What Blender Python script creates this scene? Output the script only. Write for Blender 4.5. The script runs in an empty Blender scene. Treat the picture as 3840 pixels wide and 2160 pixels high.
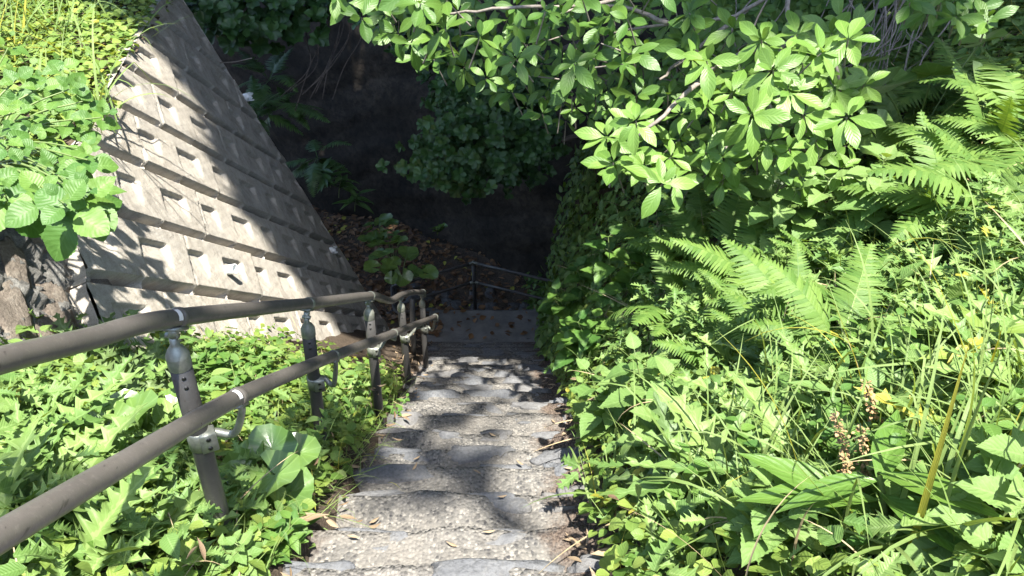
import bpy, math, random
import numpy as np
R = math.radians
rng = np.random.default_rng(11)
random.seed(11)
sc = bpy.context.scene
C = sc.collection

# ------------------------------------------------------------------ camera
PITCH = R(35.3); F = 2773.0
cam_d = bpy.data.cameras.new('camera'); cam = bpy.data.objects.new('camera', cam_d); C.objects.link(cam)
cam_d.sensor_width = 36; cam_d.lens = F/3840*36; cam_d.clip_start = .02; cam_d.clip_end = 500
cam.location = (0, 0, 0); cam.rotation_euler = (R(90)-PITCH, 0, 0)
sc.camera = cam
cp, sp = math.cos(PITCH), math.sin(PITCH)

def ray(u, v):
    xc = (u-1920)/F; yc = -(v-1080)/F
    return np.array([xc, cp+yc*sp, -sp+yc*cp])
def at(u, v, D):
    return ray(u, v)*D

# ------------------------------------------------------------------ terrain functions
def zs(y): return -1.08-.68*np.asarray(y, float)
XR = lambda y: np.interp(y, [0, 1.4, 2.6, 4.5, 7.3, 8.5, 9.2, 10, 14], [.25, .28, .38, .43, .48, .53, .80, .95, 1.3])
XL = lambda y: np.interp(y, [0, 1.4, 2.6, 7.3, 9], [-.70, -.71, -.74, -1.08, -1.5])

def _n(x, y, s, k=0):
    return (np.sin(x*s*1.3+y*s*.7+k)+np.sin(x*s*.6-y*s*1.5+2.1*k+1)+np.sin(x*s*2.3+y*s*1.9+k*3))/3

def ground(x, y):
    x = np.asarray(x, float); y = np.asarray(y, float)
    b = np.where(y < 7.9, zs(np.maximum(y, -.3)), np.interp(y, [7.9, 8.5, 9.3, 10.2, 12, 16], [-6.46, -6.5, -7.07, -6.92, -6.75, -6.6]))
    d = np.maximum(x-XR(y), 0)
    H = np.interp(y, [0, 1, 3, 5, 7, 9, 12], [.04, .08, .42, 1.1, 2.1, 3.4, 4.4])
    sl = np.interp(y, [0, 3, 6, 9], [.42, .52, .58, .5])
    w = np.interp(y, [0, 5, 7, 9], [.5, .45, .3, .35])
    r = H*(1-np.exp(-(d/w)**1.3))+sl*d
    dl = np.maximum(XL(y)-x, 0)
    l = .42*dl*np.clip((8.2-y)/1.5, 0, 1)
    inside = (x > XL(y)+.03) & (x < XR(y)-.02) & (y < 7.95)
    z = b+r+l+.025*_n(x, y, 3)+.012*_n(x, y, 9, 2)
    return np.where(inside, z-.30, z)

def hit(u, v, off=0.0, t0=.4, t1=16):
    d = ray(u, v); t = np.linspace(t0, t1, 3000)
    P = d[None]*t[:, None]
    below = P[:, 2] < ground(P[:, 0], P[:, 1])+off
    k = np.argmax(below) if below.any() else -1
    return P[k]

# ------------------------------------------------------------------ mesh helpers
class Geo:
    def __init__(s): s.V = []; s.Q = []; s.T = []; s.UV = []; s.n = 0
    def add(s, V, Q=None, T=None, UV=None):
        V = np.asarray(V, float).reshape(-1, 3)
        if UV is None: UV = np.full((len(V), 2), .25)
        s.V.append(V); s.UV.append(np.asarray(UV, float).reshape(-1, 2))
        if Q is not None and len(Q): s.Q.append(np.asarray(Q, int).reshape(-1, 4)+s.n)
        if T is not None and len(T): s.T.append(np.asarray(T, int).reshape(-1, 3)+s.n)
        s.n += len(V); return s
    def geo(s, g, M=None, loc=(0, 0, 0)):
        V = np.concatenate(g.V)
        if M is not None: V = V@np.asarray(M).T
        return s.add(V+np.asarray(loc), np.concatenate(g.Q) if g.Q else None, np.concatenate(g.T) if g.T else None, np.concatenate(g.UV))
    def stamp(s, p, M, loc):
        """p=(V,Q,UV); M (k,3,3) columns axis,side,normal ; loc (k,3)"""
        V, Q, UV = p; M = np.asarray(M).reshape(-1, 3, 3); loc = np.asarray(loc).reshape(-1, 3); k = len(M)
        W = np.einsum('kij,nj->kni', M, V)+loc[:, None]
        QQ = (Q[None]+(np.arange(k)*len(V))[:, None, None]).reshape(-1, 4)
        return s.add(W.reshape(-1, 3), QQ, None, np.tile(UV, (k, 1)))
    def mesh(s, name, mat, smooth=True):
        me = bpy.data.meshes.new(name)
        V = np.concatenate(s.V) if s.V else np.zeros((0, 3)); UV = np.concatenate(s.UV)
        Q = np.concatenate(s.Q) if s.Q else np.zeros((0, 4), int); T = np.concatenate(s.T) if s.T else np.zeros((0, 3), int)
        me.vertices.add(len(V)); me.vertices.foreach_set('co', V.astype(np.float32).ravel())
        L = np.concatenate([Q.ravel(), T.ravel()]).astype(np.int32)
        me.loops.add(len(L)); me.loops.foreach_set('vertex_index', L)
        st = np.concatenate([np.arange(len(Q))*4, len(Q)*4+np.arange(len(T))*3]).astype(np.int32)
        me.polygons.add(len(st)); me.polygons.foreach_set('loop_start', st)
        uv = me.uv_layers.new(name='UVMap'); uv.data.foreach_set('uv', UV[L].astype(np.float32).ravel())
        me.update(calc_edges=True)
        if smooth: me.polygons.foreach_set('use_smooth', np.ones(len(st), bool))
        if mat: me.materials.append(mat)
        me.validate(); me.update()
        return me

def link(name, me, parent=None, loc=None):
    o = bpy.data.objects.new(name, me); C.objects.link(o)
    if parent is not None: o.parent = parent
    if loc is not None: o.location = loc
    return o
def tag(o, label=None, cat=None, group=None, kind=None):
    if label: o['label'] = label
    if cat: o['category'] = cat
    if group: o['group'] = group
    if kind: o['kind'] = kind
    return o
def empty(name, loc=(0, 0, 0)):
    o = link(name, None); o.location = loc; o.empty_display_size = .1; return o

def nrm(v): v = np.asarray(v, float); return v/np.maximum(np.linalg.norm(v, axis=-1, keepdims=True), 1e-9)
def frames(d, up, scale=1.0):
    d = nrm(np.atleast_2d(d)); up = np.broadcast_to(np.atleast_2d(np.asarray(up, float)), d.shape)
    s = nrm(np.cross(up, d)+1e-6); n = np.cross(d, s)
    M = np.stack([d, s, n], axis=-1)
    return M*np.broadcast_to(np.asarray(scale, float).reshape(-1, 1, 1), (len(d), 1, 1))
def tube(g, P, r, n=7, cap=True):
    P = np.asarray(P, float); k = len(P); r = np.broadcast_to(np.asarray(r, float), (k,))
    T = nrm(np.gradient(P, axis=0)); a = np.array([0, 0, 1.]) if abs(T[0][2]) < .9 else np.array([1., 0, 0])
    V = []
    s = nrm(np.cross(T[0], a))
    for i in range(k):
        s = nrm(s-T[i]*(s@T[i])); b = np.cross(T[i], s)
        an = np.linspace(0, 2*np.pi, n, endpoint=False)
        V.append(P[i]+r[i]*(np.cos(an)[:, None]*s+np.sin(an)[:, None]*b))
    V = np.concatenate(V); i, j = np.meshgrid(np.arange(k-1), np.arange(n), indexing='ij'); j2 = (j+1) % n
    Q = np.stack([i*n+j, i*n+j2, (i+1)*n+j2, (i+1)*n+j], -1).reshape(-1, 4)
    T3 = []
    V = list(V)
    if cap:
        for e, o in ((0, 1), (k-1, 0)):
            c = len(V); V.append(P[e])
            for q in range(n):
                t = (e*n+q, e*n+(q+1) % n, c); T3.append(t if not o else t[::-1])
    UV = np.zeros((len(V), 2)); UV[:, 0] = .3; UV[:, 1] = .2
    g.add(np.array(V), Q, T3 or None, UV); return g
def smooth_path(P, n=8):
    P = np.asarray(P, float); out = []
    Q = np.vstack([2*P[0]-P[1], P, 2*P[-1]-P[-2]])
    for i in range(1, len(Q)-2):
        for t in np.linspace(0, 1, n, endpoint=False):
            a, b, c, d = Q[i-1:i+3]
            out.append(.5*((2*b)+(-a+c)*t+(2*a-5*b+4*c-d)*t*t+(-a+3*b-3*c+d)*t**3))
    out.append(P[-1]); return np.array(out)
def lathe(g, prof, o, ax=(0, 0, 1), n=16):
    P = np.array([np.asarray(o)+np.asarray(ax)*h for r, h in prof]); ax = nrm(ax)
    a = np.array([1., 0, 0]) if abs(ax[0]) < .9 else np.array([0, 1., 0]); s = nrm(np.cross(ax, a)); b = np.cross(ax, s)
    an = np.linspace(0, 2*np.pi, n, endpoint=False); k = len(prof)
    V = np.concatenate([P[i]+prof[i][0]*(np.cos(an)[:, None]*s+np.sin(an)[:, None]*b) for i in range(k)])
    i, j = np.meshgrid(np.arange(k-1), np.arange(n), indexing='ij'); j2 = (j+1) % n
    g.add(V, np.stack([i*n+j, i*n+j2, (i+1)*n+j2, (i+1)*n+j], -1).reshape(-1, 4)); return g
def box(g, c, ax, hs):
    """box with axes rows ax, half sizes hs, slightly chamfered by a second ring"""
    ax = np.asarray(ax, float); V = []
    for k in ((-1, .86), (-.86, 1), (.86, 1), (1, .86)):
        for sx, sy in ((-1, -1), (1, -1), (1, 1), (-1, 1)):
            V.append(np.asarray(c)+ax[0]*sx*hs[0]*k[1]+ax[1]*sy*hs[1]*k[1]+ax[2]*k[0]*hs[2])
    Q = [(3, 2, 1, 0), (12, 13, 14, 15)]
    for r in range(3):
        for j in range(4): Q.append((r*4+j, r*4+(j+1) % 4, r*4+4+(j+1) % 4, r*4+4+j))
    g.add(V, Q); return g
def grid_q(nr, nc):
    i, j = np.meshgrid(np.arange(nr-1), np.arange(nc-1), indexing='ij')
    return np.stack([i*nc+j, i*nc+j+1, (i+1)*nc+j+1, (i+1)*nc+j], -1).reshape(-1, 4)

# ------------------------------------------------------------------ materials
def mat_new(name):
    m = bpy.data.materials.new(name); m.use_nodes = True; nt = m.node_tree; nt.nodes.clear()
    return m, nt, nt.nodes, nt.links
def nd(N, t, **kw):
    n = N.new(t)
    for k, v in kw.items():
        if k.startswith('i_'): n.inputs[int(k[2:]) if k[2:].isdigit() else k[2:].replace('_', ' ')].default_value = v
        else: setattr(n, k, v)
    return n
def math_(N, L, op, a, b=None, clamp=False):
    n = N.new('ShaderNodeMath'); n.operation = op; n.use_clamp = clamp
    for i, x in enumerate((a, b)):
        if x is None: continue
        if isinstance(x, (int, float)): n.inputs[i].default_value = x
        else: L.new(x, n.inputs[i])
    return n.outputs[0]
def mix_(N, L, fac, a, b, bt='MIX'):
    n = N.new('ShaderNodeMix'); n.data_type = 'RGBA'; n.blend_type = bt
    for s, x in ((n.inputs[0], fac), (n.inputs[6], a), (n.inputs[7], b)):
        if isinstance(x, (int, float)): s.default_value = x
        elif isinstance(x, tuple): s.default_value = (*x, 1) if len(x) == 3 else x
        else: L.new(x, s)
    return n.outputs[2]
def ramp_(N, L, fac, stops):
    n = N.new('ShaderNodeValToRGB'); e = n.color_ramp.elements
    while len(e) < len(stops): e.new(.5)
    for k, (p, c) in enumerate(stops):
        e[k].position = p; e[k].color = (*c, 1) if isinstance(c, tuple) else (c, c, c, 1)
    L.new(fac, n.inputs[0]); return n.outputs[0]
def noise_(N, L, vec, scale, det=4, rough=.6, dist=0):
    n = N.new('ShaderNodeTexNoise'); n.inputs['Scale'].default_value = scale; n.inputs['Detail'].default_value = det
    n.inputs['Roughness'].default_value = rough; n.inputs['Distortion'].default_value = dist
    if vec is not None: L.new(vec, n.inputs['Vector'])
    return n.outputs[0]

def leafmat(name, c, c2, rough=.45, trans=.35, tcol=None, vein=.25, radial=False, spec=.4, side=9.0, yellow=0.0):
    m, nt, N, L = mat_new(name)
    geo = N.new('ShaderNodeNewGeometry'); uv = N.new('ShaderNodeUVMap'); tc = N.new('ShaderNodeTexCoord')
    sep = N.new('ShaderNodeSeparateXYZ'); L.new(uv.outputs[0], sep.inputs[0])
    U, Vv = sep.outputs[0], sep.outputs[1]
    obi = N.new('ShaderNodeObjectInfo')
    rnd = math_(N, L, 'FRACT', math_(N, L, 'ADD', geo.outputs['Random Per Island'], math_(N, L, 'MULTIPLY', obi.outputs['Random'], .37)))
    col = mix_(N, L, rnd, c, c2)
    if yellow:
        ym = math_(N, L, 'GREATER_THAN', rnd, 1-yellow)
        col = mix_(N, L, ym, col, (.34, .33, .05))
    no = noise_(N, L, tc.outputs['Object'], 26, 3)
    col = mix_(N, L, math_(N, L, 'MULTIPLY', no, .55), col, mix_(N, L, 1.0, col, (.55, .62, .5), 'MULTIPLY'))
    av = math_(N, L, 'ABSOLUTE', math_(N, L, 'SUBTRACT', Vv, .5))
    if radial:
        ph = math_(N, L, 'ABSOLUTE', math_(N, L, 'SUBTRACT', math_(N, L, 'FRACT', math_(N, L, 'MULTIPLY', U, 11.0)), .5))
        vm = math_(N, L, 'LESS_THAN', ph, .07)
        hb = math_(N, L, 'MULTIPLY', ph, 1.0)
    else:
        mid = math_(N, L, 'LESS_THAN', av, .035)
        ph = math_(N, L, 'ABSOLUTE', math_(N, L, 'SUBTRACT', math_(N, L, 'FRACT', math_(N, L, 'SUBTRACT', math_(N, L, 'MULTIPLY', U, side), math_(N, L, 'MULTIPLY', av, 4.5))), .5))
        vm = math_(N, L, 'MAXIMUM', mid, math_(N, L, 'MULTIPLY', math_(N, L, 'LESS_THAN', ph, .07), .6))
        hb = ph
    light = mix_(N, L, 1.0, col, (1.7, 1.5, 2.0), 'MULTIPLY')
    col = mix_(N, L, math_(N, L, 'MULTIPLY', vm, vein), col, light)
    b = N.new('ShaderNodeBsdfPrincipled'); L.new(col, b.inputs['Base Color'])
    b.inputs['Roughness'].default_value = rough; b.inputs['Specular IOR Level'].default_value = spec
    bp = N.new('ShaderNodeBump'); bp.inputs['Strength'].default_value = .35; bp.inputs['Distance'].default_value = .004
    L.new(math_(N, L, 'ADD', hb, no), bp.inputs['Height']); L.new(bp.outputs[0], b.inputs['Normal'])
    t = N.new('ShaderNodeBsdfTranslucent')
    tm = mix_(N, L, 1.0, col, tcol or (1.5, 1.35, .5), 'MULTIPLY'); L.new(tm, t.inputs[0])
    ms = N.new('ShaderNodeMixShader'); ms.inputs[0].default_value = trans
    L.new(b.outputs[0], ms.inputs[1]); L.new(t.outputs[0], ms.inputs[2])
    o = N.new('ShaderNodeOutputMaterial'); L.new(ms.outputs[0], o.inputs[0])
    return m

def simple(name, c, rough=.6, metal=0, spec=.5, c2=None, scale=20, bump=0, bscale=60, streak=None):
    m, nt, N, L = mat_new(name)
    tc = N.new('ShaderNodeTexCoord'); b = N.new('ShaderNodeBsdfPrincipled')
    no = noise_(N, L, tc.outputs['Object'], scale, 6, .65)
    f = ramp_(N, L, no, [(.35, 0.0), (.65, 1.0)])
    col = mix_(N, L, f, c, c2 or tuple(x*.8 for x in c))
    L.new(col, b.inputs['Base Color'])
    b.inputs['Roughness'].default_value = rough; b.inputs['Metallic'].default_value = metal; b.inputs['Specular IOR Level'].default_value = spec
    if bump:
        bp = N.new('ShaderNodeBump'); bp.inputs['Strength'].default_value = bump; bp.inputs['Distance'].default_value = .01
        L.new(noise_(N, L, tc.outputs['Object'], bscale, 5, .7), bp.inputs['Height']); L.new(bp.outputs[0], b.inputs['Normal'])
    o = N.new('ShaderNodeOutputMaterial'); L.new(b.outputs[0], o.inputs[0])
    return m

M = {}
# leaves --------------------------------------------------------------
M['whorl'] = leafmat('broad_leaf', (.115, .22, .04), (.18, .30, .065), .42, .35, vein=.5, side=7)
M['whorl_shade_tint'] = leafmat('broad_leaf_shade_tint', (.07, .155, .03), (.12, .215, .04), .42, .35, vein=.4, side=7)  # same leaf as the sunlit one, its shade put into a darker colour
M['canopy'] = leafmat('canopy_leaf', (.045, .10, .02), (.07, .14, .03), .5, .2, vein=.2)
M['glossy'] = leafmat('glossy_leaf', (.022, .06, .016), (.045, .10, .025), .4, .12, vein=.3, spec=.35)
M['ivy'] = leafmat('creeper_leaf', (.07, .15, .035), (.14, .23, .05), .45, .3, vein=.35)
M['nettle'] = leafmat('nettle_leaf', (.125, .225, .06), (.19, .29, .09), .6, .35, vein=.35, side=8, spec=.3)
M['hydrangea'] = leafmat('round_leaf', (.065, .155, .032), (.13, .235, .045), .5, .35, vein=.4, side=8)
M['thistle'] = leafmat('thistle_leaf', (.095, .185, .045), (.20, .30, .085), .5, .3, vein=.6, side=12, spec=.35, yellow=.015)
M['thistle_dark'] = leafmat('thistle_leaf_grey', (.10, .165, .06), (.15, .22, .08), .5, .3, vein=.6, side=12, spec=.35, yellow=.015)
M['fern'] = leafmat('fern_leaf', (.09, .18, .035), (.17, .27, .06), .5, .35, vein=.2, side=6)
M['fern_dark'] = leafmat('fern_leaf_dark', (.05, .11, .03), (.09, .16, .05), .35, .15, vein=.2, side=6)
M['farfugium'] = leafmat('kidney_leaf', (.085, .165, .045), (.15, .24, .055), .3, .25, vein=.4, radial=True, spec=.6)
M['grass'] = leafmat('grass_blade', (.15, .24, .06), (.24, .32, .11), .5, .35, vein=.15, yellow=.07)
M['cover'] = leafmat('cover_leaf', (.10, .19, .035), (.25, .33, .075), .5, .35, vein=.25, side=5, yellow=.02)
M['bigleaf'] = leafmat('lance_leaf', (.09, .18, .035), (.15, .25, .045), .35, .3, vein=.5, side=9, spec=.5)
M['dry'] = leafmat('dry_leaf', (.20, .13, .075), (.36, .27, .18), .7, .15, tcol=(1.2, .9, .6), vein=.2)
M['litter'] = leafmat('litter_leaf', (.09, .047, .025), (.26, .145, .065), .65, .1, tcol=(1.2, .9, .6), vein=.15, yellow=.03)
M['stem'] = simple('green_stem', (.14, .20, .05), .55, c2=(.10, .14, .05))
M['twig'] = simple('grey_twig', (.24, .21, .18), .8, c2=(.13, .11, .09), scale=40, bump=.3)
M['bark'] = simple('bark', (.12, .095, .075), .9, c2=(.05, .04, .035), scale=12, bump=.8, bscale=30)
M['seed'] = simple('brown_seed', (.22, .135, .06), .7, c2=(.32, .21, .10), scale=90)
M['berry'] = simple('green_berry', (.28, .33, .10), .5)
M['yellow'] = simple('yellow_petal', (.75, .50, .02), .5)
M['whitefluff'] = simple('white_fluff', (.8, .8, .8), .8)
# metals --------------------------------------------------------------
M['rail'] = simple('brown_metal', (.108, .096, .086), .32, .0, .6, c2=(.088, .078, .070), scale=6, bump=.03, bscale=200)
M['straw'] = simple('straw', (.36, .29, .16), .7, c2=(.25, .19, .11), scale=30)
M['grey_rail'] = simple('grey_rail_metal', (.12, .115, .11), .42, .3, .5, c2=(.09, .085, .08))
M['post'] = simple('dark_post_metal', (.082, .075, .070), .4, .0, .6, c2=(.065, .06, .056), scale=8)
M['galv'] = simple('galvanised_steel', (.30, .315, .27), .42, .55, .5, c2=(.17, .18, .155), scale=30, bump=.1)
M['screw'] = simple('dark_screw', (.03, .03, .03), .4, .6)
M['tape'] = simple('white_tape', (.8, .8, .8), .5, c2=(.7, .7, .7))
M['pvc'] = simple('white_plastic', (.8, .82, .82), .4, c2=(.72, .74, .74))

def worn(name, c, c2, spec=.6, dust=.25):
    m, nt, N, L = mat_new(name); tc = N.new('ShaderNodeTexCoord'); O = tc.outputs['Object']
    mp = N.new('ShaderNodeMapping'); mp.inputs['Scale'].default_value = (60, 9, 60); L.new(O, mp.inputs[0])
    col = mix_(N, L, ramp_(N, L, noise_(N, L, O, 5, 6, .7), [(.35, 0.), (.65, 1.)]), c, c2)
    du = ramp_(N, L, noise_(N, L, O, 90, 4, .7), [(.55, 0.), (.72, 1.)]); col = mix_(N, L, math_(N, L, 'MULTIPLY', du, dust), col, (.24, .215, .19))
    sc1 = ramp_(N, L, noise_(N, L, mp.outputs[0], 1.6, 3, .5), [(.30, 1.), (.335, 0.)]); col = mix_(N, L, math_(N, L, 'MULTIPLY', sc1, .8), col, (.035, .03, .028))
    rb = N.new('ShaderNodeBsdfPrincipled'); L.new(col, rb.inputs['Base Color'])
    L.new(ramp_(N, L, noise_(N, L, O, 14, 5, .7), [(.3, .26), (.7, .5)]), rb.inputs['Roughness']); rb.inputs['Specular IOR Level'].default_value = spec
    bp = N.new('ShaderNodeBump'); bp.inputs['Strength'].default_value = .15; bp.inputs['Distance'].default_value = .002; L.new(noise_(N, L, O, 160, 4, .7), bp.inputs['Height']); L.new(bp.outputs[0], rb.inputs['Normal'])
    o = N.new('ShaderNodeOutputMaterial'); L.new(rb.outputs[0], o.inputs[0]); return m
M['rail'] = worn('brown_metal', (.103, .094, .084), (.082, .075, .068))
M['post'] = worn('dark_post_metal', (.056, .055, .053), (.042, .041, .040), .3, .1)
def concrete():
    m, nt, N, L = mat_new('wall_concrete')
    tc = N.new('ShaderNodeTexCoord'); uv = N.new('ShaderNodeUVMap')
    O = tc.outputs['Object']
    big = noise_(N, L, O, 1.6, 5, .6); mid = noise_(N, L, O, 9, 6, .7); fine = noise_(N, L, O, 170, 2, .7)
    col = mix_(N, L, ramp_(N, L, big, [(.35, 0.), (.65, 1.)]), (.47, .43, .365), (.40, .375, .33))
    col = mix_(N, L, math_(N, L, 'MULTIPLY', ramp_(N, L, mid, [(.45, 0.), (.7, 1.)]), .55), col, (.19, .165, .135))
    # pale lime runs down the face
    mp = N.new('ShaderNodeMapping'); mp.inputs['Scale'].default_value = (7, 4, 1); L.new(uv.outputs[0], mp.inputs[0])
    st = noise_(N, L, mp.outputs[0], 1.0, 6, .75)
    col = mix_(N, L, math_(N, L, 'MULTIPLY', ramp_(N, L, st, [(.55, 0.), (.66, 1.)]), .22), col, (.40, .375, .33))
    st2 = noise_(N, L, mp.outputs[0], 2.3, 5, .7)
    col = mix_(N, L, math_(N, L, 'MULTIPLY', ramp_(N, L, st2, [(.5, 0.), (.68, 1.)]), .3), col, (.13, .115, .10))
    sp_ = ramp_(N, L, fine, [(.3, 0.), (.42, 1.)])
    col = mix_(N, L, math_(N, L, 'MULTIPLY', math_(N, L, 'SUBTRACT', 1.0, sp_), .75), col, (.09, .08, .07))
    wh = ramp_(N, L, noise_(N, L, O, 210, 2, .6), [(.6, 0.), (.7, 1.)])
    col = mix_(N, L, math_(N, L, 'MULTIPLY', wh, .5), col, (.5, .47, .42))
    b = N.new('ShaderNodeBsdfPrincipled'); L.new(col, b.inputs['Base Color']); b.inputs['Roughness'].default_value = .9; b.inputs['Specular IOR Level'].default_value = .2
    bp = N.new('ShaderNodeBump'); bp.inputs['Strength'].default_value = .8; bp.inputs['Distance'].default_value = .006
    L.new(math_(N, L, 'ADD', math_(N, L, 'MULTIPLY', noise_(N, L, O, 110, 4, .75), 1.0), mid), bp.inputs['Height']); L.new(bp.outputs[0], b.inputs['Normal'])
    o = N.new('ShaderNodeOutputMaterial'); L.new(b.outputs[0], o.inputs[0]); return m
M['concrete'] = concrete()

def tread_mat():
    m, nt, N, L = mat_new('aggregate_concrete')
    tc = N.new('ShaderNodeTexCoord'); O = tc.outputs['Object']
    vo = N.new('ShaderNodeTexVoronoi'); vo.inputs['Scale'].default_value = 75; L.new(O, vo.inputs['Vector'])
    pb = N.new('ShaderNodeSeparateColor'); L.new(vo.outputs['Color'], pb.inputs[0])
    peb = ramp_(N, L, pb.outputs[0], [(0., (.04, .04, .043)), (.25, (.088, .086, .083)), (.6, (.155, .147, .135)), (1., (.26, .245, .22))])
    big = noise_(N, L, O, 3.2, 5, .65)
    gap = ramp_(N, L, vo.outputs['Distance'], [(.3, 0.), (.6, 1.)])
    col = mix_(N, L, math_(N, L, 'MULTIPLY', gap, .6), peb, (.125, .12, .11))
    col = mix_(N, L, ramp_(N, L, big, [(.42, 0.), (.62, .6)]), col, (.175, .162, .143))
    uv = N.new('ShaderNodeUVMap'); sep = N.new('ShaderNodeSeparateXYZ'); L.new(uv.outputs[0], sep.inputs[0])
    # soil lying on both ends of each step (uv.x runs 0..1 across the step)
    e = math_(N, L, 'ABSOLUTE', math_(N, L, 'SUBTRACT', sep.outputs[0], .44))
    ed = math_(N, L, 'ADD', e, math_(N, L, 'MULTIPLY', math_(N, L, 'SUBTRACT', noise_(N, L, O, 4.5, 6, .7), .5), .55))
    dm = ramp_(N, L, ed, [(.30, 0.), (.40, 1.)])
    soil = mix_(N, L, ramp_(N, L, noise_(N, L, O, 120, 3, .7), [(.4, 0.), (.62, 1.)]), (.05, .037, .03), (.14, .11, .088))
    col = mix_(N, L, dm, col, soil)
    b = N.new('ShaderNodeBsdfPrincipled'); L.new(col, b.inputs['Base Color']); b.inputs['Roughness'].default_value = .9; b.inputs['Specular IOR Level'].default_value = .2
    bp = N.new('ShaderNodeBump'); bp.inputs['Strength'].default_value = .9; bp.inputs['Distance'].default_value = .008
    L.new(math_(N, L, 'SUBTRACT', noise_(N, L, O, 60, 4, .7), vo.outputs['Distance']), bp.inputs['Height']); L.new(bp.outputs[0], b.inputs['Normal'])
    o = N.new('ShaderNodeOutputMaterial'); L.new(b.outputs[0], o.inputs[0]); return m
M['tread'] = tread_mat()

def stone_mat(name, a, b_, c, sc_=7, mixr=.4):
    m, nt, N, L = mat_new(name)
    tc = N.new('ShaderNodeTexCoord'); O = tc.outputs['Object']; geo = N.new('ShaderNodeNewGeometry'); ob = N.new('ShaderNodeObjectInfo')
    n1 = noise_(N, L, O, sc_, 8, .72, .4); n2 = noise_(N, L, O, sc_*9, 5, .75)
    col = ramp_(N, L, n1, [(.32, a), (.5, b_), (.68, c)])
    col = mix_(N, L, math_(N, L, 'MULTIPLY', ramp_(N, L, n2, [(.4, 1.), (.55, 0.)]), .5), col, tuple(x*.45 for x in a))
    col = mix_(N, L, math_(N, L, 'MULTIPLY', ob.outputs['Random'], mixr), col, (.20, .18, .155))
    b = N.new('ShaderNodeBsdfPrincipled'); L.new(col, b.inputs['Base Color']); b.inputs['Roughness'].default_value = .8; b.inputs['Specular IOR Level'].default_value = .3
    bp = N.new('ShaderNodeBump'); bp.inputs['Strength'].default_value = .8; bp.inputs['Distance'].default_value = .02
    L.new(math_(N, L, 'ADD', n1, math_(N, L, 'MULTIPLY', n2, .8)), bp.inputs['Height']); L.new(bp.outputs[0], b.inputs['Normal'])
    o = N.new('ShaderNodeOutputMaterial'); L.new(b.outputs[0], o.inputs[0]); return m
M['stone'] = stone_mat('blue_grey_stone', (.10, .108, .122), (.15, .158, .17), (.195, .19, .18))
M['masonry'] = stone_mat('brown_field_stone', (.11, .09, .075), (.18, .15, .12), (.26, .23, .19), 9, .15)
M['mortar'] = stone_mat('rough_mortar', (.11, .107, .10), (.20, .195, .18), (.32, .31, .285), 16, .0)
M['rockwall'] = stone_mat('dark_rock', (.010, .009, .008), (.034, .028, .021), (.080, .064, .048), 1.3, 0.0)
M['cobble'] = stone_mat('cobble', (.07, .068, .065), (.11, .105, .10), (.16, .15, .14), 5, .1)

def soil_mat():
    m, nt, N, L = mat_new('soil')
    tc = N.new('ShaderNodeTexCoord'); O = tc.outputs['Object']
    n1 = noise_(N, L, O, 3, 8, .7); n2 = noise_(N, L, O, 55, 5, .75)
    col = ramp_(N, L, n1, [(.35, (.045, .034, .026)), (.65, (.10, .078, .058))])
    col = mix_(N, L, math_(N, L, 'MULTIPLY', ramp_(N, L, n2, [(.5, 0.), (.65, 1.)]), .6), col, (.22, .17, .12))
    b = N.new('ShaderNodeBsdfPrincipled'); L.new(col, b.inputs['Base Color']); b.inputs['Roughness'].default_value = .95; b.inputs['Specular IOR Level'].default_value = .15
    bp = N.new('ShaderNodeBump'); bp.inputs['Strength'].default_value = .9; bp.inputs['Distance'].default_value = .02
    L.new(math_(N, L, 'ADD', n2, n1), bp.inputs['Height']); L.new(bp.outputs[0], b.inputs['Normal'])
    o = N.new('ShaderNodeOutputMaterial'); L.new(b.outputs[0], o.inputs[0]); return m
M['soil'] = soil_mat()

# ------------------------------------------------------------------ light
w = bpy.data.worlds.new('World'); sc.world = w; w.use_nodes = True
wn = w.node_tree.nodes; wl = w.node_tree.links; wn.clear()
SUN = nrm(np.array([.15, -.365, .92]))
sky = wn.new('ShaderNodeTexSky'); sky.sky_type = 'NISHITA'; sky.sun_disc = False
sky.sun_elevation = math.asin(SUN[2]); sky.sun_rotation = math.atan2(SUN[0], SUN[1])
bg = wn.new('ShaderNodeBackground'); bg.inputs[1].default_value = .13
wo = wn.new('ShaderNodeOutputWorld'); wl.new(sky.outputs[0], bg.inputs[0]); wl.new(bg.outputs[0], wo.inputs[0])
sd = bpy.data.lights.new('sun', 'SUN'); sd.energy = 4.6; sd.angle = R(.8); sd.color = (1, .95, .86)
so = bpy.data.objects.new('sun', sd); C.objects.link(so)
from mathutils import Vector
so.rotation_euler = Vector(SUN).to_track_quat('Z', 'Y').to_euler(); so.location = (0, 0, 30)
sc.view_settings.view_transform = 'Standard'; sc.view_settings.look = 'None'; sc.view_settings.exposure = 2.0; sc.view_settings.gamma = 1
sc.cycles.max_bounces = 8; sc.cycles.diffuse_bounces = 4; sc.cycles.transmission_bounces = 4; sc.cycles.glossy_bounces = 3
sc.cycles.sample_clamp_indirect = 6

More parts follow.
